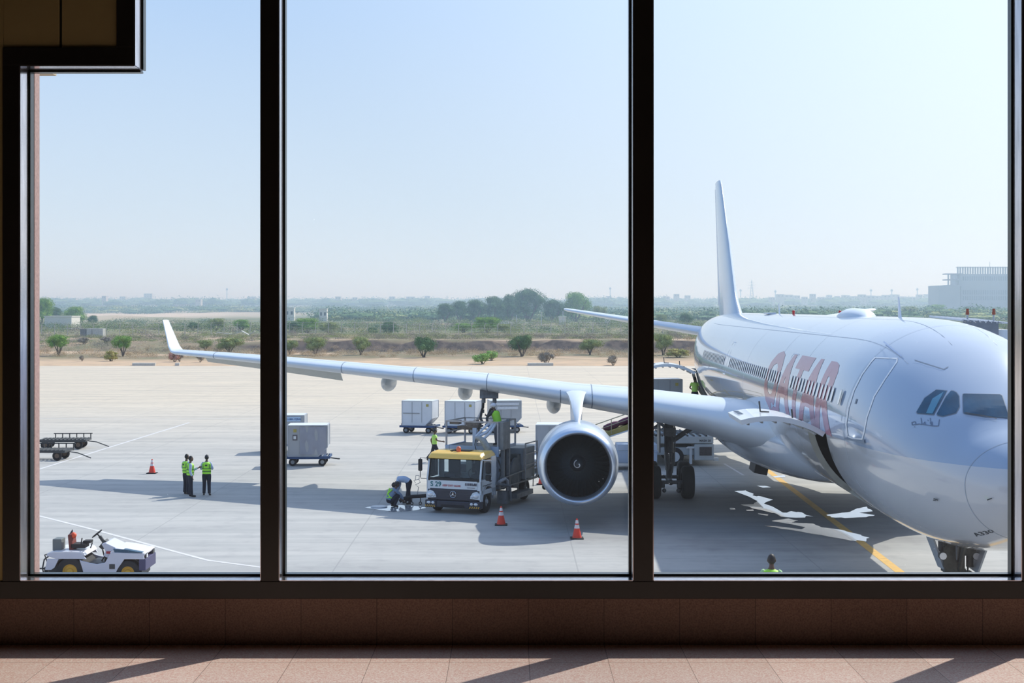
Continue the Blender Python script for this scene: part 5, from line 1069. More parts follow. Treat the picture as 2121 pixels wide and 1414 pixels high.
def person(label, loc, rz, pose={}, top=PALE, sleeve=None, long=True, vest=LIME, trouser=NAVY, cap=None, group=None, sc=1, straps=True, helmet=None, apron_band=True):
    J = both(BASE)
    for k, v in pose.items():
        if k in J: J[k] = Vector(v)
        else: J[k+'R'] = Vector(v); J[k+'L'] = Vector((-v[0], v[1], v[2]))
    p = thing('person', label, 'person', loc, rz, group, sc)
    # body: one skin from crown to toes with five fingers on each hand
    V, E, R = [], [], []
    def a(v, r, par=None):
        V.append(Vector(v)); R.append(r); i = len(V)-1
        if par is not None: E.append((par, i))
        return i
    pe = a(J['pelvis'], .115); sp = a(J['spine'], .11, pe); chs = a(J['chest'], .13, sp); nk = a(J['neck'], .06, chs); th_ = a(J['neck'].lerp(J['jaw'], .6), .052, nk); jw = a(J['jaw'].lerp(J['mid'], .3), .050, th_)
    up = (J['crown']-J['jaw']).normalized(); fw = (Vector((0, 1, 0))-up*up.y).normalized()
    if 'face' in pose: fw = Vector(pose['face']); fw = (fw-up*fw.dot(up)).normalized()
    rt = fw.cross(up); HM = Matrix.Translation(J['mid']-up*.005+fw*.012) @ Matrix((rt, fw, up)).transposed().to_4x4()
    for S_ in 'RL':
        h = a(J['hip'+S_], .085, pe); k_ = a(J['knee'+S_], .058, h); an = a(J['ankle'+S_], .036, k_); a(J['toe'+S_], .022, an)
        s_ = a(J['sh'+S_], .058, chs); el = a(J['elbow'+S_], .042, s_); w_ = a(J['wrist'+S_], .028, el)
        d = (J['wrist'+S_]-J['elbow'+S_]).normalized(); sd_ = d.cross(Vector((0, 1, 0) if abs(d.y) < .8 else (1, 0, 0))).normalized(); nr = sd_.cross(d)
        pm_ = a(J['wrist'+S_]+d*.06, .032, w_)
        for q, (o_, l_) in enumerate(((-.03, .068), (-.01, .08), (.01, .076), (.03, .06))):
            f1 = a(J['wrist'+S_]+d*.10+sd_*o_, .0095, pm_); a(J['wrist'+S_]+d*(.10+l_*.8)+sd_*o_+nr*.02, .008, f1)
        t1 = a(J['wrist'+S_]+d*.055-sd_*.045, .011, pm_); a(J['wrist'+S_]+d*.09-sd_*.06+nr*.01, .009, t1)
    bo = skinned('body', V, E, R, SKIN, p); dg = bpy.context.evaluated_depsgraph_get(); dg.update(); me = bpy.data.meshes.new_from_object(bo.evaluated_get(dg))
    hb = MB().add([v.co for v in me.vertices], [tuple(q.vertices) for q in me.polygons]); hb.add(*head_part(HM))
    for s_ in (1, -1): hb.ball((s_*.080, -.004, -.006), (.012, .022, .034), 8, 6, HM)
    bpy.data.objects.remove(bo); bpy.data.meshes.remove(me); hb.build('body', SKIN, p, smooth=80)
    # trousers
    tr_ = MB(); c0 = J['pelvis'].lerp((J['hipR']+J['hipL'])/2, .35); tr_.ball(c0, (.168, .128, .135), 20, 12)
    for S_ in 'RL':
        H, K, A_ = J['hip'+S_], J['knee'+S_], J['ankle'+S_]; kd = (K-H).normalized(); 
        tr_.tube([H+Vector((0, 0, .02)), H.lerp(K, .15), H.lerp(K, .5), H.lerp(K, .9), K.lerp(A_, .12), K.lerp(A_, .5), K.lerp(A_, .97)], .08, 16, rr=[.095, .105, .095, .078, .074, .072, .064]); tr_.ball(K, .078, 14, 10)
    tr_.build('trousers', trouser, p, smooth=60)
    for S_ in 'RL':
        V, E, R = [], [], []; d = (J['toe'+S_]-J['ankle'+S_]); i = a(J['ankle'+S_]-d*.15-Vector((0, 0, .03)), .05); i = a(J['ankle'+S_]+d*.5-Vector((0, 0, .01)), .046, i); a(J['toe'+S_]+d*.1, .04, i); skinned('shoe', V, E, R, SHOE, p)
    # sleeves
    for S_ in 'RL':
        V, E, R = [], [], []; tp = sleeve or top; e1 = J['elbow'+S_]; s1 = J['sh'+S_]
        i = a(s1.lerp(J['chest'], .25), .07); s_ = a(s1, .078, i); el = a(s1.lerp(e1, .98 if long else .62), .062, s_)
        if long: a(e1.lerp(J['wrist'+S_], .88), .045, el)
        skinned('sleeve', V, E, R, tp, p)
    def rings(levels, m, name, par):
        R_ = []
        ks = ['pelvis', 'spine', 'chest', 'neck']; ps = [J[k] for k in ks]
        for (t, ax_, ay_) in levels:
            i = min(2, int(t)); f = t-i; c = ps[i].lerp(ps[i+1], f); d = (ps[i+1]-ps[i]).normalized()
            xr = Vector((1, 0, 0)); xr = (xr-d*xr.dot(d)).normalized(); yr = d.cross(xr)
            R_.append([c+xr*ax_*cos(2*pi*k/24)*(1 if True else 0)+yr*ay_*sin(2*pi*k/24) for k in range(24)])
        return MB().loft(R_, cap=False).build(name, m, par, smooth=60)
    rings([(-.02, .165, .13), (.5, .165, .135), (1.0, .16, .135), (1.5, .168, .14), (2.0, .18, .145), (2.35, .17, .13), (2.62, .12, .09), (2.85, .068, .068)], top, 'shirt', p)
    if vest:
        v_ = rings([(-.05, .19, .155), (.5, .185, .155), (1.0, .185, .155), (1.5, .19, .16), (2.0, .205, .165), (2.35, .20, .15), (2.62, .15, .115), (2.8, .085, .085)], vest, 'safety_vest', p)
        v_['label'] = 'lime safety vest'
        if straps:
            b_ = rings([(.45, .192, .162), (.62, .192, .162)], BANDM, 'vest_band', v_); rings([(1.15, .192, .163), (1.28, .192, .163)], BANDM, 'vest_band', v_)
            mk = MB(); N_ = J['neck']; d = (J['chest']-J['spine']).normalized(); xr = Vector((1, 0, 0)); yr = d.cross(xr)
            for s_ in (-.13, .13):
                for f_ in (-1, 1):
                    c0 = J['spine'].lerp(J['chest'], .2)+xr*s_+yr*f_*.112; c1 = J['chest']+d*.03+xr*s_*1.0+yr*f_*.116
                    mk.tube([c0, c1], .018, 6)
            mk.build('vest_strap', BANDM, v_)
            pb_ = J['chest']-yr*-.0
            MB().box(J['chest']-Vector((0, .160, .02)), (.10, .012, .07)).build('back_print', mat('dark_print', (.04, .08, .05), .6), v_)
    for s_ in (1, -1): MB().ball((s_*.031, .078, .004), (.013, .009, .008), 8, 6, HM).build('eye', HAIR, p, smooth=60)
    MB().ball((0, .086, -.058), (.022, .008, .005), 8, 6, HM).build('mouth', mat('lip_brown', (.07, .03, .025), .6), p, smooth=60)
    line_ = lambda x, y, z: z > .42 or (y < .30 and z > .12) or (y < -.1 and z > -.42)
    if helmet:
        MB().ball((0, -.005, .045), (.112, .132, .105), 18, 10, HM).build('helmet', helmet, p, smooth=60)['label'] = 'white hard hat'
        MB().lathe([(0, .115), (.012, .150), (0, .155)], 20, HM @ Matrix.Translation((0, .01, .04)) @ Matrix.Rotation(-pi/2, 4, 'Y')).build('helmet_brim', helmet, p, smooth=60)
    elif cap:
        MB().add(*head_part(HM, 1.13, lambda x, y, z: z > .28)).build('cap', cap, p, smooth=60); MB().prism([(-.07, .07), (.07, .07), (.05, .175), (-.05, .175)], .035, .045, 'z', HM).build('cap_peak', cap, p)
        MB().add(*head_part(HM, 1.05, lambda x, y, z: line_(x, y, z) and z < .4)).build('hair', HAIR, p, smooth=60)
    else: MB().add(*head_part(HM, 1.08, line_)).build('hair', HAIR, p, smooth=60)
    return p
CAPM = mat('dark_cap', (.02, .025, .035), .7)
person('person in lime vest over white shirt, back turned to us, with a dark cap', G(428, 1026), radians(3), pose=dict(elbow=(.25, .0, 1.13), wrist=(.18, .18, 1.16), ankleR=(.12, -.05, .09), toeR=(.16, .08, .04), ankleL=(-.11, -.02, .09), toeL=(-.14, .11, .04)), cap=CAPM, group='staff standing in the wing shadow')
person('person nearer of the overlapping pair, pale blue sleeves, one hand pointing at the colleague', G(394, 1029), radians(-72), pose=dict(elbowL=(-.2, .12, 1.12), wristL=(-.1, .36, 1.22), ankleR=(.08, .05, .09), toeR=(.09, .22, .04)), group='staff standing in the wing shadow')
person('person mostly hidden behind a colleague, in lime vest and dark trousers', G(386, 1024), radians(-40), pose=dict(wrist=(.15, .2, 1.05)), group='staff standing in the wing shadow')
person('person striding behind the fuel truck in a lime polo shirt and dark trousers', G(900, 957), radians(-80), pose=dict(kneeR=(.1, .2, .5), ankleR=(.1, .28, .12), toeR=(.1, .44, .08), kneeL=(-.1, -.12, .5), ankleL=(-.1, -.38, .2), toeL=(-.1, -.28, .06), elbowR=(.24, .1, 1.15), wristR=(.22, .36, 1.1), elbowL=(-.24, -.16, 1.15), wristL=(-.22, -.1, .92)), top=LEMON, long=False, vest=None, cap=CAPM)
# one bends over the pit, one squats beside it
person('person bending deeply over the hydrant pit in a pale blue shirt', G(845, 1044), radians(78), pose=dict(pelvis=(0, -.05, .92), spine=(0, .13, 1.02), chest=(0, .34, 1.02), neck=(0, .47, .93), jaw=(0, .54, .86), mid=(0, .59, .80), crown=(0, .64, .75), face=(0, .4, -1), sh=(.16, .38, .98), elbow=(.2, .42, .70), wrist=(.12, .5, .48), hip=(.1, -.04, .88), kneeR=(.14, .04, .48), ankleR=(.16, .12, .09), toeR=(.18, .28, .04), kneeL=(-.12, -.06, .48), ankleL=(-.12, -.12, .09), toeL=(-.12, .04, .04)), vest=None, cap=CAPM, top=PALE)
pp = person('person squatting beside the hydrant pit with crossed lime straps', G(812, 1050), radians(-62), pose=dict(pelvis=(0, -.12, .30), spine=(0, -.06, .47), chest=(0, .06, .63), neck=(0, .15, .76), jaw=(0, .2, .84), mid=(0, .22, .91), crown=(0, .22, .97), hip=(.1, -.1, .28), knee=(.16, .22, .50), ankle=(.14, .04, .09), toe=(.16, .2, .04), sh=(.17, .1, .68), elbow=(.2, .3, .5), wrist=(.12, .45, .28)), vest=None, top=mat('slate_blue_shirt', (.18, .25, .36), .8), cap=CAPM)
MB().tube([(-.15, -.15, .42), (0, -.185, .56), (.13, -.05, .74)], .03, 6).tube([(.15, -.15, .42), (0, -.185, .56), (-.13, -.05, .74)], .03, 6).tube([(-.17, -.08, .40), (-.08, -.20, .40), (.08, -.20, .40), (.17, -.08, .40)], .03, 6).build('reflective_harness', LIME, pp)
# on the platform, at the rear hold, at the bottom of the window
wp = PT @ Vector((.62, 3.2, PZ-.02))
person('person in white hard hat and lime vest working on the raised truck platform', wp, radians(52), pose=dict(pelvis=(0, 0, .93), spine=(0, .05, 1.1), chest=(0, .12, 1.28), neck=(0, .16, 1.42), jaw=(0, .2, 1.5), mid=(0, .21, 1.58), crown=(0, .2, 1.64), sh=(.17, .14, 1.36), elbowL=(-.24, .3, 1.18), wristL=(-.14, .5, 1.2), elbowR=(.27, .18, 1.12), wristR=(.25, .36, .98)), helmet=mat('white_helmet', (.8, .78, .82), .3), sleeve=CHAR, top=CHAR, trouser=OLT, straps=False)
wc = P(1444, 842, 78.6)
person('person in lime shirt standing on the loader platform at the rear hold', (wc.x-.15, 78.4, 2.6), radians(-15), pose=dict(elbow=(.28, .05, 1.15), wrist=(.2, .25, 1.05)), top=LEMON, long=False, vest=None)
wb = P(1598, 1147, 31.0); zb2 = wb.z-1.84
person('person seen from behind at the bottom window edge, only head and shoulders above sill', (wb.x, 31.0, zb2), radians(-12), sc=1.05, pose=dict(), sleeve=mat('pale_lime_sleeve', (.45, .70, .35), .8), top=LIME)
stp = MB().bb((-.6, -.4, 0), (.6, .4, .06)).bb((-.6, -.4, zb2-.06), (.6, .4, zb2)).bb((-.58, -.38, 0), (-.52, -.32, zb2)).bb((.52, -.38, 0), (.58, -.32, zb2)).bb((-.58, .32, 0), (-.52, .38, zb2)).bb((.52, .32, 0), (.58, .38, zb2)).build('step_platform', GREY, loc=(wb.x, 31.0, 0)); tag(stp, 'low grey metal step platform under the person at the window edge', 'platform')
pb2 = P(1305, 884, 73.4)
person('person in dark olive clothes crouched on the belt loader beside the maroon bags', (bp.x+.95, bp.y+.6, 1.55+.3415*2.65), radians(60), pose=dict(pelvis=(0, -.12, .30), spine=(0, -.06, .47), chest=(0, .02, .63), neck=(0, .06, .76), jaw=(0, .08, .84), mid=(0, .09, .91), crown=(0, .08, .97), hip=(.1, -.1, .28), knee=(.16, .22, .50), ankle=(.14, .04, .09), toe=(.16, .2, .04), sh=(.17, .04, .68), elbow=(.2, .2, .48), wrist=(.12, .38, .40)), vest=None, top=mat('dark_olive_shirt', (.06, .06, .03), .8), trouser=mat('dark_olive_trousers', (.04, .04, .025), .8))
# ---- round cover, wet patches
MB().lathe([(0, .0), (.03, .3), (0, .33)], 28, Matrix.Rotation(-pi/2, 4, 'Y')).build('x', WHITE) if False else None
pc_ = MB().lathe([(.0, .34), (.035, .34), (.045, .31), (.045, .0)], 28, Matrix.Translation(G(785, 1050)) @ Matrix.Rotation(-pi/2, 4, 'Y')).build('pit_cover', LGREY); tag(pc_, 'round pale pit cover lying on the ground beside the squatting person', 'lid')
WET = bpy.data.materials.new('standing_water'); WET.use_nodes = True; b = WET.node_tree.nodes['Principled BSDF']; b.inputs['Base Color'].default_value = (.55, .58, .62, 1); b.inputs['Roughness'].default_value = .22; b.inputs['Specular IOR Level'].default_value = 1.0; b.inputs['Coat Weight'].default_value = 1; b.inputs['Coat IOR'].default_value = 1.8; b.inputs['Coat Roughness'].default_value = .02
def puddle(label, px, z=.008):
    pts = [G(*q) for q in px]; c = sum(pts, Vector())/len(pts); vs = []
    for i, q in enumerate(pts):      # roughen the edge
        n_ = pts[(i+1) % len(pts)]
        for t in (0, .33, .66):
            w_ = q.lerp(n_, t); d = (w_-c); k = 1+.05*sin(i*5.1+t*9)+.03*sin(i*11.7+t*17); vs.append(c+d*k)
    mb = MB(); V = [Vector((v.x-c.x, v.y-c.y, 0)) for v in vs]; mb.add([(v.x, v.y, z) for v in V], tessellate_polygon([V])); o = mb.build('water_puddle', WET, loc=(c.x, c.y, 0), recalc=False)
    return tag(o, label, 'puddle', 'puddles on the apron beside the jet')
puddle('jagged white glare puddle under the wing, with a sharp upper tip', [(1521, 1017), (1540, 1014), (1552, 1019), (1560, 1022), (1561, 1027), (1578, 1029), (1601, 1035), (1588, 1039), (1582, 1043), (1600, 1049), (1614, 1057), (1622, 1062), (1640, 1059), (1660, 1061), (1670, 1067), (1682, 1069), (1660, 1073), (1622, 1072), (1605, 1063), (1585, 1058), (1560, 1052), (1535, 1045), (1560, 1044), (1567, 1037), (1550, 1028)])
puddle('long jagged puddle ending at the yellow guide line', [(1598, 1079), (1625, 1073), (1652, 1077), (1640, 1082), (1685, 1085), (1700, 1092), (1735, 1096), (1770, 1104), (1803, 1114), (1792, 1121), (1760, 1119), (1700, 1108), (1640, 1098), (1585, 1089), (1610, 1090), (1660, 1096), (1668, 1092), (1640, 1086)])
puddle('pale puddle between the guide line and the jet belly', [(1712, 1066), (1735, 1063), (1760, 1060), (1775, 1053), (1794, 1050), (1806, 1059), (1780, 1062), (1814, 1067), (1795, 1071), (1750, 1073), (1722, 1071)])
puddle('small sliver puddle beyond the jagged puddles', [(1568, 1006), (1585, 1006), (1598, 1009), (1580, 1010)])
puddle('tiny round puddle under the wing near the landing gear', [(1511, 1052), (1521, 1052), (1524, 1055), (1512, 1055)])
puddle('small oval puddle beside the tiny round one', [(1545, 1056), (1560, 1055), (1562, 1058), (1548, 1058)])
puddle('thin puddle below the oval puddles', [(1570, 1063), (1592, 1066), (1590, 1068), (1572, 1065)])
puddle('puddle spreading around the hydrant pit', [(756, 1051), (775, 1047), (800, 1047), (830, 1046), (870, 1049), (880, 1052), (860, 1057), (815, 1060), (785, 1056)])
puddle('wet streak on bright concrete near the belly', [(1600, 986), (1625, 984), (1628, 988), (1605, 989)])
# ================================================================ plants and far things
def foliage_mat(name, c1, c2):
    m = mat(name, c1, .85, col2=c2, scale=.9, spec=.15)
    m.node_tree.nodes['Principled BSDF'].inputs['Subsurface Weight'].default_value = 0
    return m
F_GREEN = foliage_mat('leaf_bright_green', (.16, .32, .05), (.32, .46, .10)); F_OLIVE = foliage_mat('leaf_olive_green', (.22, .28, .09), (.40, .42, .15)); F_DARK = foliage_mat('leaf_dark_green', (.07, .15, .055), (.15, .25, .09))
F_DRY = foliage_mat('dry_twigs_tan', (.52, .38, .22), (.70, .52, .32)); F_GREYB = foliage_mat('dry_twigs_grey', (.24, .21, .17), (.38, .33, .26)); F_PINK = foliage_mat('dry_twigs_pink', (.42, .22, .17), (.5, .3, .2)); F_YEL = foliage_mat('yellow_green_leaves', (.30, .30, .08), (.45, .38, .13)); F_LIGHT = foliage_mat('pale_green_leaves', (.24, .42, .10), (.38, .55, .16))
BARK = mat('tree_bark', (.14, .10, .07), .9, var=.3)
import numpy as np
def leaves(mb, lumps, n, size, rnd, shell=.55, core=.62):
    """clusters of small leaf blades around an added solid inner mass"""
    g_ = np.random.default_rng(rnd.randrange(10**9))
    if core:  # opaque core added inside each lump so light does not pass through
        for c, r in lumps:
            o = len(mb.v); n1, m1 = 8, 5
            for j in range(m1+1):
                for i in range(n1):
                    k = core*rnd.uniform(.7, 1.15); mb.v.append((c[0]+r[0]*k*sin(pi*j/m1)*cos(2*pi*i/n1), c[1]+r[1]*k*sin(pi*j/m1)*sin(2*pi*i/n1), c[2]+r[2]*k*cos(pi*j/m1)))
            mb.f += [(o+j*n1+i, o+(j+1)*n1+i, o+(j+1)*n1+(i+1) % n1, o+j*n1+(i+1) % n1) for j in range(m1) for i in range(n1)]
    tot = sum(r[0]*r[1]*r[2] for _, r in lumps) or 1
    for c, r in lumps:
        k = max(6, int(n*(r[0]*r[1]*r[2])/tot)); nm = lambda v: v/np.maximum(1e-6, np.linalg.norm(v, axis=1))[:, None]
        d = nm(g_.normal(size=(k, 3))); q = g_.uniform(shell, 1.12, k)**.6*g_.choice([1, 1, 1, 1.12], k)
        p = np.array(c)+d*np.array(r)*q[:, None]; nr = nm(d+g_.normal(size=(k, 3))*.6); t = g_.normal(size=(k, 3)); u = nm(np.cross(nr, t)); w_ = np.cross(nr, u); s_ = (size*g_.uniform(.6, 1.5, k))[:, None]
        vs = np.stack([p-u*s_, p+w_*s_*.6, p+u*s_, p-w_*s_*.6], 1).reshape(-1, 3); o = len(mb.v)
        mb.v += [tuple(v) for v in vs.tolist()]; mb.f += [(o+4*i, o+4*i+1, o+4*i+2, o+4*i+3) for i in range(k)]
CORE = {}
def tree_proto(kind, seed, wid, hgt, trunk_h, fm_, n=2200, leaf=.09, core=None):
    """crown of leaf clusters around a forked trunk, built once per kind"""
    rnd = random.Random(seed); mb = MB(); lumps = []
    for i in range(16):
        a = rnd.uniform(0, 2*pi); rr = rnd.uniform(0, 1)**.6*.34*wid; z = trunk_h+(hgt-trunk_h)*rnd.uniform(.25, .82); f_ = 1-.35*abs((z-trunk_h)/(hgt-trunk_h)-.5)*2
        r0 = wid*rnd.uniform(.16, .26)*f_; lumps.append(((rr*cos(a)*f_*1.1, rr*sin(a)*f_*1.1, z), (r0, r0, min(r0*.8, (hgt-z)*.95, ))))
    leaves(mb, lumps, n, leaf, rnd)
    tk = MB(); nb = 4
    for i in range(nb):
        a = 2*pi*i/nb+rnd.uniform(-.4, .4); sp_ = wid*.22
        tk.tube([(rnd.uniform(-.05, .05)*wid, 0, -.1), (sp_*.25*cos(a), sp_*.25*sin(a), trunk_h*.6), (sp_*cos(a), sp_*sin(a), trunk_h+(hgt-trunk_h)*.4), (sp_*1.5*cos(a), sp_*1.5*sin(a), trunk_h+(hgt-trunk_h)*.7)], .1, 6, rr=[wid*.028, wid*.022, wid*.014, wid*.005])
    return mb, tk, fm_
PR = {}
def place(kind, px, py_base, py_top, wpx, Y, label, cat='tree', group=None, name='tree', flip=False):
    key = kind; K = KINDS[kind]
    z0 = terr((px-CX)/F*Y, Y); hw_ = (py_base-py_top)/F*Y; ww = wpx/F*Y; X = (px-CX)/F*Y
    if key not in PR:
        mb, tk, fm_ = tree_proto(kind, *K)
        r = thing(name, label, cat, (X, Y, z0)); cr = mb.build('crown', fm_, r, recalc=False)
        tk.build('trunk', BARK, r); PR[key] = r
    else:
        r = dup(PR[key], (X, Y, z0)); r.name = name
        if 'group' in r.keys(): del r['group']
        r['label'] = label; r['category'] = cat
    ww0, hh0 = K[1], K[2]; r.scale = (ww/ww0, ww/ww0, hw_/hh0); r.rotation_euler = (0, 0, random.uniform(0, 6.28))
    if group: r['group'] = group
    return r
KINDS = {'bank': (1, 4, 3.5, 1.1, F_GREEN, 4200, .07), 'bank2': (5, 4, 3.2, .9, F_OLIVE, 4200, .07), 'bankd': (9, 4, 3.4, .6, F_DARK, 4600, .07), 'shrub': (12, 3, 2, .15, F_LIGHT, 1500, .08), 'dry': (15, 3, 2, .1, F_GREYB, 1200, .07), 'pink': (16, 3, 2, .1, F_PINK, 1200, .06), 'yel': (17, 3, 2, .1, F_YEL, 1200, .07),
         'big': (21, 14, 11, 1.8, F_DARK, 8000, .18), 'bigo': (24, 14, 11, 1.8, F_OLIVE, 7500, .18), 'bigg': (27, 14, 10, 1.6, F_GREEN, 7500, .18)}
random.seed(5)
gb = 'trees standing along the foot of the bank'
place('bank', 122, 737, 692, 52, 233, 'bright green tree with a forked trunk, nearest the window jamb', group=gb)
place('bank', 255, 738, 694, 48, 233, 'round bright green tree with a slim forked trunk, farther from the jamb than its twin', group=gb)
place('bank2', 475, 732, 697, 58, 240, 'wide olive tree just behind the outer wing', group=gb)
place('bank2', 425, 726, 702, 36, 246, 'low yellowish shrubby tree behind the winglet', group=gb)
place('bank2', 600, 733, 702, 34, 240, 'olive tree half cut by the window mullion', group=gb)
place('bank2', 653, 737, 698, 52, 238, 'olive green tree above the middle of the outer wing', group=gb)
place('bank2', 748, 737, 699, 48, 238, 'small flat-topped olive tree in front of the bank', group=gb)
place('bankd', 877, 746, 699, 58, 226, 'dark green tree with bare lower branches in front of the bank', group=gb)
place('bankd', 1082, 744, 695, 60, 228, 'dark green tree with visible forked stems above the two pale shrubs', group=gb)
place('bank2', 1222, 738, 705, 54, 236, 'olive tree near the second mullion', group=gb)
place('bank2', 1374, 740, 696, 48, 234, 'green tree just past the second mullion, above the rear hold door', group=gb)
place('yel', 1405, 748, 728, 60, 226, 'yellowish bush behind the raised rear cargo door', 'bush', name='bush')
place('shrub', 1000, 763, 739, 42, 206, 'rounded pale green shrub, larger of two at the sand edge', 'bush', name='bush')
place('shrub', 1018, 752, 730, 34, 216, 'rounded pale green shrub, smaller and behind its twin', 'bush', name='bush')
place('dry', 1132, 764, 737, 38, 205, 'dark grey-green dry bush at the sand edge', 'bush', name='bush')
place('dry', 372, 754, 735, 18, 214, 'thin dark dry bush below the wing tip', 'bush', name='bush')
place('dry', 415, 756, 736, 20, 212, 'bare grey bush under the outer wing', 'bush', name='bush')
place('pink', 362, 755, 733, 32, 213, 'reddish dry bush under the winglet root', 'bush', name='bush')
place('yel', 230, 753, 729, 36, 216, 'yellow-green bush on the sand strip', 'bush', name='bush')
place('dry', 170, 753, 740, 14, 215, 'very small grey bush on the sand strip', 'bush', name='bush')
place('dry', 175, 716, 701, 30, 262, 'dark dry bush between the two bright green trees', 'bush', name='bush')
place('dry', 218, 716, 702, 26, 264, 'grey dry bush beside the second bright green tree', 'bush', name='bush')
place('dry', 1270, 770, 748, 30, 200.5+3, 'twiggy dry bush near the second mullion at the sand edge', 'bush', name='bush')
gr2 = 'dark trees in the far clump'
for i, (px, pt, w_, k, lab) in enumerate(((922, 634, 50, 'big', 'low dark tree at the outer end of the far clump'), (952, 629, 50, 'big', 'dark tree, second from the outer end of the far clump'), (985, 625, 56, 'big', 'dark tree in the middle of the sloping clump top'), (1022, 618, 60, 'big', 'taller dark tree beside the tallest of the clump'), (1056, 613, 52, 'big', 'dark tree touching the tallest tree of the clump'),
                       (1094, 600, 80, 'big', 'tallest dark tree of the far clump'), (1146, 622, 56, 'big', 'dark tree between the tallest tree and the pale green one'), (1192, 608, 72, 'bigg', 'big pale green tree at the wing-tip side of the clump'))):
    place(k, px, 672, pt, w_, 545+i*5, lab, group=gr2)
for (px, pb_, pt, w_, k, Y, lab) in ((1243, 668, 632, 34, 'bigo', 560, 'thin yellow-green tree past the far clump'), (88, 684, 620, 56, 'bigg', 420, 'tall bright green tree cut by the window jamb'), (115, 668, 632, 32, 'big', 500, 'small dark round tree behind the white roof'), (156, 671, 631, 58, 'bigg', 470, 'broad green tree beside the white roof'), (193, 670, 649, 26, 'big', 480, 'small dark tree at the edge of the broad green one'),
                                     (1010, 684, 652, 64, 'bigg', 330, 'green hedge-like tree behind the fence with a raised crown'), (960, 684, 664, 60, 'bigg', 335, 'low green hedge tree behind the fence'), (1045, 686, 668, 40, 'bigo', 330, 'low olive tree at the end of the hedge behind the fence'), (805, 695, 667, 44, 'big', 318, 'dark bushy tree standing at the fence'), (770, 696, 680, 26, 'big', 316, 'small dark bush at the fence'),
                                     (636, 690, 657, 60, 'bigg', 335, 'green tree behind the fence beside the first mullion'), (680, 692, 668, 44, 'bigo', 330, 'olive tree behind the fence'), (608, 690, 665, 40, 'big', 325, 'dark tree behind the fence next to the mullion'), (1420, 675, 646, 36, 'big', 430, 'dark tree seen over the tailplane'), (1372, 678, 652, 30, 'bigo', 440, 'olive tree seen over the tailplane next to the mullion'),
                                     (448, 690, 662, 40, 'bigo', 350, 'pale olive tree behind the fence past the winglet'), (500, 688, 664, 44, 'bigg', 345, 'green tree behind the fence above the outer wing'), (400, 686, 668, 30, 'big', 340, 'dark bush behind the fence past the winglet'), (1885, 662, 638, 40, 'bigo', 700, 'round hazy tree seen over the cockpit roof'), (1940, 660, 634, 50, 'bigg', 760, 'wide hazy tree below the unfinished building')):
    place(k, px, pb_, pt, w_, Y, lab)
# scrub nobody could count
def scrub(name, label, seed, n, xr, yr, size, hgt, fm_, leaf, per=60, dens=None, core=0):
    rnd = random.Random(seed); mb = MB(); c = 0; tries = 0
    while c < n and tries < n*20:
        tries += 1; y = rnd.uniform(*yr); x = rnd.uniform(*xr)*y
        if dens and not dens(x, y, rnd): continue
        c += 1; s_ = size*rnd.uniform(.5, 1.4)*(y/yr[0])**.3; h = hgt*rnd.uniform(.5, 1.3); z = terr(x, y)
        leaves(mb, [((x, y, z+h*.4), (s_, s_*.8, h*.55))], per, leaf*(y/yr[0])**.5, rnd, .1, core)
    o = mb.build(name, fm_, recalc=False); return tag(o, label, 'scrub', kind='stuff')
XR = (-.36, .16); XF = (-.38, .40)
scrub('dry_scrub', 'dry tan scrub scattered over the sandy strip and bank foot', 31, 420, XR, (226, 254), 1.1, .8, F_DRY, .045, 200)
scrub('dry_scrub', 'grey leafless scrub along the bank and slope', 32, 420, XR, (238, 290), 1.5, 1.0, F_GREYB, .05, 200)
scrub('low_scrub', 'olive scrub on the terrace in front of the fence', 33, 380, XR, (262, 300), 1.8, .6, F_OLIVE, .06, 180)
scrub('low_scrub', 'mixed green scrub beyond the fence', 34, 560, XF, (305, 520), 3.2, 2.0, F_OLIVE, .10, 200)
scrub('low_scrub', 'dark thorny scrub beyond the fence', 35, 300, XF, (310, 560), 3.0, 2.2, F_DARK, .10, 200)
scrub('low_scrub', 'grey dry scrub beyond the fence', 37, 300, XF, (305, 450), 2.6, 1.6, F_GREYB, .09, 160)
def dn(x, y, r): return x > -.13*y or y > 1150
scrub('far_scrub', 'far green woodland fading into haze', 36, 900, XF, (560, 1500), 11, 5.0, F_DARK, .42, 130, dn, .5)
scrub('far_scrub', 'paler far woodland fading into haze', 41, 600, XF, (560, 1500), 11, 4.0, F_OLIVE, .42, 130, dn, .5)
scrub('far_treeline', 'continuous blue-green treeline on the horizon', 38, 900, (-.40, .42), (1700, 2600), 24, 11, F_DARK, .8, 110, None, .6)
# ---- perimeter fence
POST = mat('concrete_post', (.50, .47, .42), .9, var=.15)
fe = thing('perimeter_fence', 'wire perimeter fence with pale cranked concrete posts crossing the scrubland', 'fence', (0, 0, 0))
pxs = []; x = 86
while x < 1450: pxs.append(x); x += 27.0 if x < 1100 else 29
prev = []
for i, px in enumerate(pxs):
    Y = 302+ (4 if px > 500 else 0)+.01*(1060-px)*.4; X = (px-CX)/F*Y; z = terr(X, Y)
    MB().tube([(X, Y, z-.2), (X, Y, z+2.25), (X+.28, Y-.1, z+2.65)], .075, 6).build('fence_post', POST, fe); prev.append(Vector((X, Y, z)))
wr = MB()
for a_, b_ in zip(prev, prev[1:]):
    for h in (.3, .9, 1.5, 2.1): wr.tube([a_+Vector((0, 0, h)), b_+Vector((0, 0, h))], .012, 3)
    wr.tube([a_+Vector((.26, -.1, 2.6)), b_+Vector((.26, -.1, 2.6))], .012, 3)
wr.build('fence_wire', LGREY, fe)
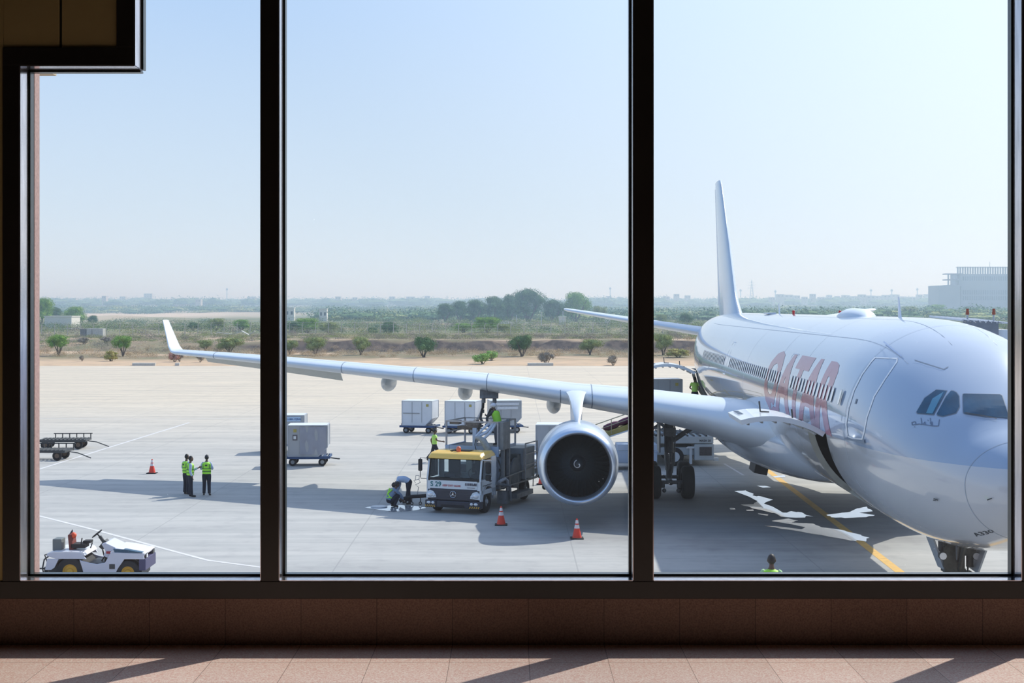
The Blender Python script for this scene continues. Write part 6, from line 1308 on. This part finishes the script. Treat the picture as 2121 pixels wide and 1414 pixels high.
# ---- small structures among the scrub
CONC = mat('pale_plaster', (.72, .68, .62), .8, var=.12); FARW = mat('far_building_plaster', (.52, .46, .42), .85, var=.2, scale=.2); WIN = mat('dark_window_opening', (.06, .07, .08), .5)
def bx(name, label, cat, px0, px1, pt, pb_, Y, depth, m=CONC, roof=True, wins=(0, 0), group=None):
    a_ = P(px0, pb_, Y); b_ = P(px1, pt, Y); z0 = min(a_.z, terr((a_.x+b_.x)/2, Y))-.5; w_ = b_.x-a_.x
    r = thing(name, label, cat, ((a_.x+b_.x)/2, Y, z0), 0, group); h = b_.z-z0
    MB().bb((-w_/2, 0, 0), (w_/2, depth, h)).build('wall', m, r)
    if roof: MB().bb((-w_/2-.15, -.15, h), (w_/2+.15, depth+.15, h+.25)).build('roof_slab', m, r)
    nx_, nz_ = wins
    for i in range(nx_):
        for j in range(nz_):
            x = -w_/2+w_*(i+.5)/nx_; z = h-(j+.6)*3.0; MB().bb((x-w_/nx_*.22, -.06, z-.7), (x+w_/nx_*.22, .02, z+.6)).build('window', WIN, r)
    return r
bx('watchtower', 'slim white block tower in the scrub beyond the fence', 'tower', 661, 677, 640, 664, 560, 3, wins=(2, 1))
bx('watchtower', 'small white block cut by the first mullion', 'tower', 590, 609, 638, 660, 560, 3, wins=(2, 1))
bx('shed', 'low pale shed among trees beyond the fence', 'shed', 702, 722, 651, 663, 600, 5)
bx('shed', 'long low white roof between green trees near the window jamb', 'shed', 92, 148, 656, 669, 400, 8, wins=(0, 0))
bx('shed', 'low white wall beside the far dark clump', 'shed', 1036, 1072, 666, 673, 420, 1.2, roof=False)
bx('shed', 'small white hut under the far clump', 'shed', 1158, 1172, 657, 667, 440, 3)
bx('shed', 'small white hut beside the far tailplane tip', 'shed', 1254, 1264, 662, 672, 430, 3)
CG = mat('corrugated_sheet', (.50, .50, .48), .5, .3, var=.25, scale=3)
for i, (a_, b_, t_, lab) in enumerate(((166, 178, 681, 'dark grey scrap box, first of the row by the fence'), (179, 190, 680, 'white sheet-metal box in the row by the fence'), (191, 213, 680, 'wide pale sheet-metal box at the end of the row by the fence'))):
    bx('metal_shed', lab, 'shed', a_, b_, t_, 694, 300, 2, m=CG if i else mat('dark_sheet', (.2, .2, .2), .6), roof=False)
jk = G(500, 700, 2.2); o = thing('scrap_pile', 'tilted pale sheets of scrap beyond the outer wing', 'scrap', P(500, 694, 298))
for k, (dx, w_, ry) in enumerate(((-3.5, 3, .1), (-1.2, 2.2, -.3), (.8, 2, .5), (2.0, 1.5, -.6))): MB().box((dx, .3*k, .4), (w_, 1.2, .12), ry=ry).build('sheet', CG, o)
for px, py, lab in ((290, 764, 'low concrete kerb block at the apron edge below the outer wing'), (1120, 773, 'long low concrete kerb slab near the dry bush'), (360, 743, 'white rock on the sand strip')):
    p = P(px, py, 201); w_ = 3.2 if px < 1000 else 3.6
    if px == 360: w_ = .6
    o = MB().loft([[(-w_/2, -.3, -.3), (w_/2, -.3, -.3), (w_/2, -.25, .16), (-w_/2, -.22, .14)], [(-w_/2, .3, -.3), (w_/2, .3, -.3), (w_/2, .3, .2), (-w_/2, .3, .2)]]).build('kerb_block', mat('kerb_concrete', (.55, .52, .47), .85, var=.2), loc=(p.x, 203.2, .2)); tag(o, lab, 'kerb')
# light masts and poles
for px, pb_, pt, Y, lab in ((1121, 672, 645, 420, 'thin pale pole in front of the far clump'), (1166, 668, 644, 430, 'short pale pole near the white hut'), (1070, 672, 652, 420, 'pale post by the low white wall'), (1264, 614, 594, 2200, 'far lattice mast between the tree clump and mullion'), (470, 622, 596, 2300, 'faint far mast above the outer wing'), (1606, 613, 600, 2200, 'far water tower with a flat head, nearest the pylon'), (1847, 615, 598, 2200, 'far mast with a thick head over the fuselage'), (1900, 612, 596, 2200, 'far thin mast beside the unfinished building'), (1804, 610, 598, 2200, 'short far mast above the crown of the jet'), (1534, 612, 598, 2200, 'far mast right beside the tail fin')):
    r_ = .1 if Y < 500 else .7; a_ = P(px, pb_, Y); h = (pb_-pt)/F*Y; o = thing('mast', lab, 'mast', (a_.x, Y, a_.z-1)); MB().tube([(0, 0, -2), (0, 0, h+1)], r_, 6).build('pole', LGREY, o)
    if Y > 500: MB().box((0, 0, h-1.5), (3.2, 2, 2.4)).build('mast_head', GREY, o)
py = thing('power_pylon', 'far lattice electricity pylon just past the tail fin', 'pylon', P(1557, 616, 2100))
H_ = 26; lt_ = MB()
for s1 in (-1, 1):
    for s2 in (-1, 1): lt_.tube([(s1*3, s2*3, -4), (s1*1.2, s2*1.2, 12), (0, 0, H_)], .28, 4)
for z in (0, 4, 8, 12, 16): 
    w_ = 3-2.2*z/18
    lt_.tube([(-w_, -w_, z), (w_, -w_, z+3)], .18, 4).tube([(w_, -w_, z), (-w_, -w_, z+3)], .18, 4)
for z, w_ in ((13, 6), (17, 5), (21, 4)): lt_.tube([(-w_, 0, z), (0, 0, z+1.2), (w_, 0, z)], .3, 4)
lt_.build('lattice', GREY, py)
# far houses in the haze
random.seed(8)
hx = [1600+i*17 for i in range(20)]+[1380, 1402, 1425, 780, 812, 850, 885, 700, 735, 1240, 1262, 1285, 150, 215, 380, 410, 520]
gh = 'far pale houses along the hazy horizon'
for i, px in enumerate(hx):
    w_ = random.uniform(8, 18); t_ = random.uniform(609, 616)+(4 if px < 1300 else 0); Y = random.uniform(1750, 2100)
    bx('house', 'pale far house low on the hazy horizon', 'house', px-w_/2, px+w_/2, t_, 624, Y, 10, m=FARW, wins=(2, 1), group=gh)
for a_, b_, t_, Y, lab in ((298, 315, 608, 2300, 'taller far building block standing above the hazy treeline'), (248, 260, 614, 2300, 'small far block beside the taller far building'), (362, 386, 631, 1500, 'pale reddish house in the hazy open field')):
    r = bx('tower_block', lab, 'building', a_, b_, t_, 634, Y, 12, m=FARW, wins=(3, 3))
# unfinished concrete building
Y = 1150; a_ = P(1945, 636, Y); ub = thing('unfinished_building', 'big grey concrete building shell with bare columns on top', 'building', (a_.x, Y, a_.z-2))
S_ = Y/F; UM = mat('raw_concrete', (.34, .33, .36), .9, var=.1, scale=.1); zb = (636-591)*S_+2
MB().bb((0, 0, 0), (18*S_*1.0+26*S_, 30, zb)).build('low_block', UM, ub)
X1 = 19*S_; XE = 260*S_; zt = (636-567)*S_+2; zr = (636-552)*S_+2
MB().bb((X1+28*S_, 2, 0), (XE, 30, zt)).build('main_block', UM, ub)
fr = MB()
for k in range(4): fr.bb((X1+k*8*S_, 1, zb), (X1+k*8*S_+1.0, 2, zt))
for z in (zb, (zb+zt)/2, zt): fr.bb((X1-1, 1, z-.5), (X1+30*S_, 12, z+.4))
fr.build('open_frame', UM, ub)
for k in range(40):
    x = X1+20*S_+k*5.2*S_
    if x > XE: break
    MB().bb((x, 1.5, zt), (x+1.1, 2.5, zr)).build('roof_column', UM, ub)
MB().bb((X1+18*S_, 1, zr-.8), (XE, 3, zr-.3)).build('roof_beam', UM, ub)
wn_ = MB()
for j, z in enumerate((zb-8*S_-2, zb-20*S_-2, zt-6*S_-1)):
    for k in range(34):
        x = X1+32*S_+k*4.6*S_
        if x < XE: wn_.bb((x, 1.9, z-2.0), (x+.9, 2.1, z+1.4))
wn_.build('window_openings', mat('opening_shadow', (.16, .16, .2), .9), ub)
MB().tube([(XE*.42, 5, zr), (XE*.42, 5, zr+4)], .2, 4).build('rooftop_mast', GREY, ub)
# ---- corrugated canopy and lamps beyond the nose
cn = thing('passenger_bridge', 'grey corrugated passenger bridge canopy seen over the nose of the jet', 'boarding bridge', P(2030, 697, 62))
S_ = 62/F; CM = mat('canopy_grey', (.18, .20, .23), .6, .2, var=.2); 
def q(px, py): return ((px-2030)*S_, -(py-700)*S_)
m_ = MB(); 
for k in range(7):
    x0, _ = q(1995+k*10.5, 0); z0 = q(0, 668-.6*k+k*.9)[1]; m_.prism([(x0, z0+.06*(k % 2)), (x0+10.5*S_*.5, z0-.06), (x0+10.5*S_, z0+.04), (x0+10.5*S_, -1.8), (x0, -1.8)], 0, .06+.03*(k % 2), 'y')
m_.build('corrugated_wall', CM, cn)
rb = MB()
for k in range(9):
    x0, z0 = q(1968+k*12, 658+k*.8); rb.tube([(x0, 3.0, z0-.02), (x0+26*S_, .0, z0-8*S_)], .05, 5)
rb.build('roof_rib', LGREY, cn); MB().add([(q(1968, 0)[0], 3, q(0, 660)[1]), (q(2060, 0)[0], 3, q(0, 668)[1]), (q(2066, 0)[0], 0, q(0, 675)[1]), (q(1996, 0)[0], 0, q(0, 669)[1])], [(0, 1, 2, 3)]).build('canopy_roof', CM, cn)
MB().bb((q(2067, 0)[0], .2, -3), (q(2100, 0)[0], 2, q(0, 686)[1])).build('bridge_cabin', mat('cabin_pale', (.55, .6, .66), .5), cn)
MB().bb((q(1996, 0)[0], .3, -4.2), (q(2100, 0)[0], 3.2, -1.6)).bb((1.0, 1.0, -cn.location.z), (1.6, 1.6, -3.8)).build('bridge_tunnel', CM, cn)
for k, (px, lab) in enumerate(((2013, 'lower'), (2068, 'taller'))):
    x0 = q(px, 0)[0]; zt_ = q(0, 646)[1]; zb_ = q(0, 668 if k == 0 else 690)[1]
    MB().cyl((x0, .6, zb_), (x0, .6, zt_-.1), .04).build('lamp_post', LGREY, cn); MB().cyl((x0, .6, zt_-.18), (x0, .6, zt_-.05), .075).cyl((x0, .6, zt_-.05), (x0, .6, zt_+.08), .06).build('obstruction_lamp', mat('dull_red_lamp', (.35, .08, .04), .4), cn, smooth=40)
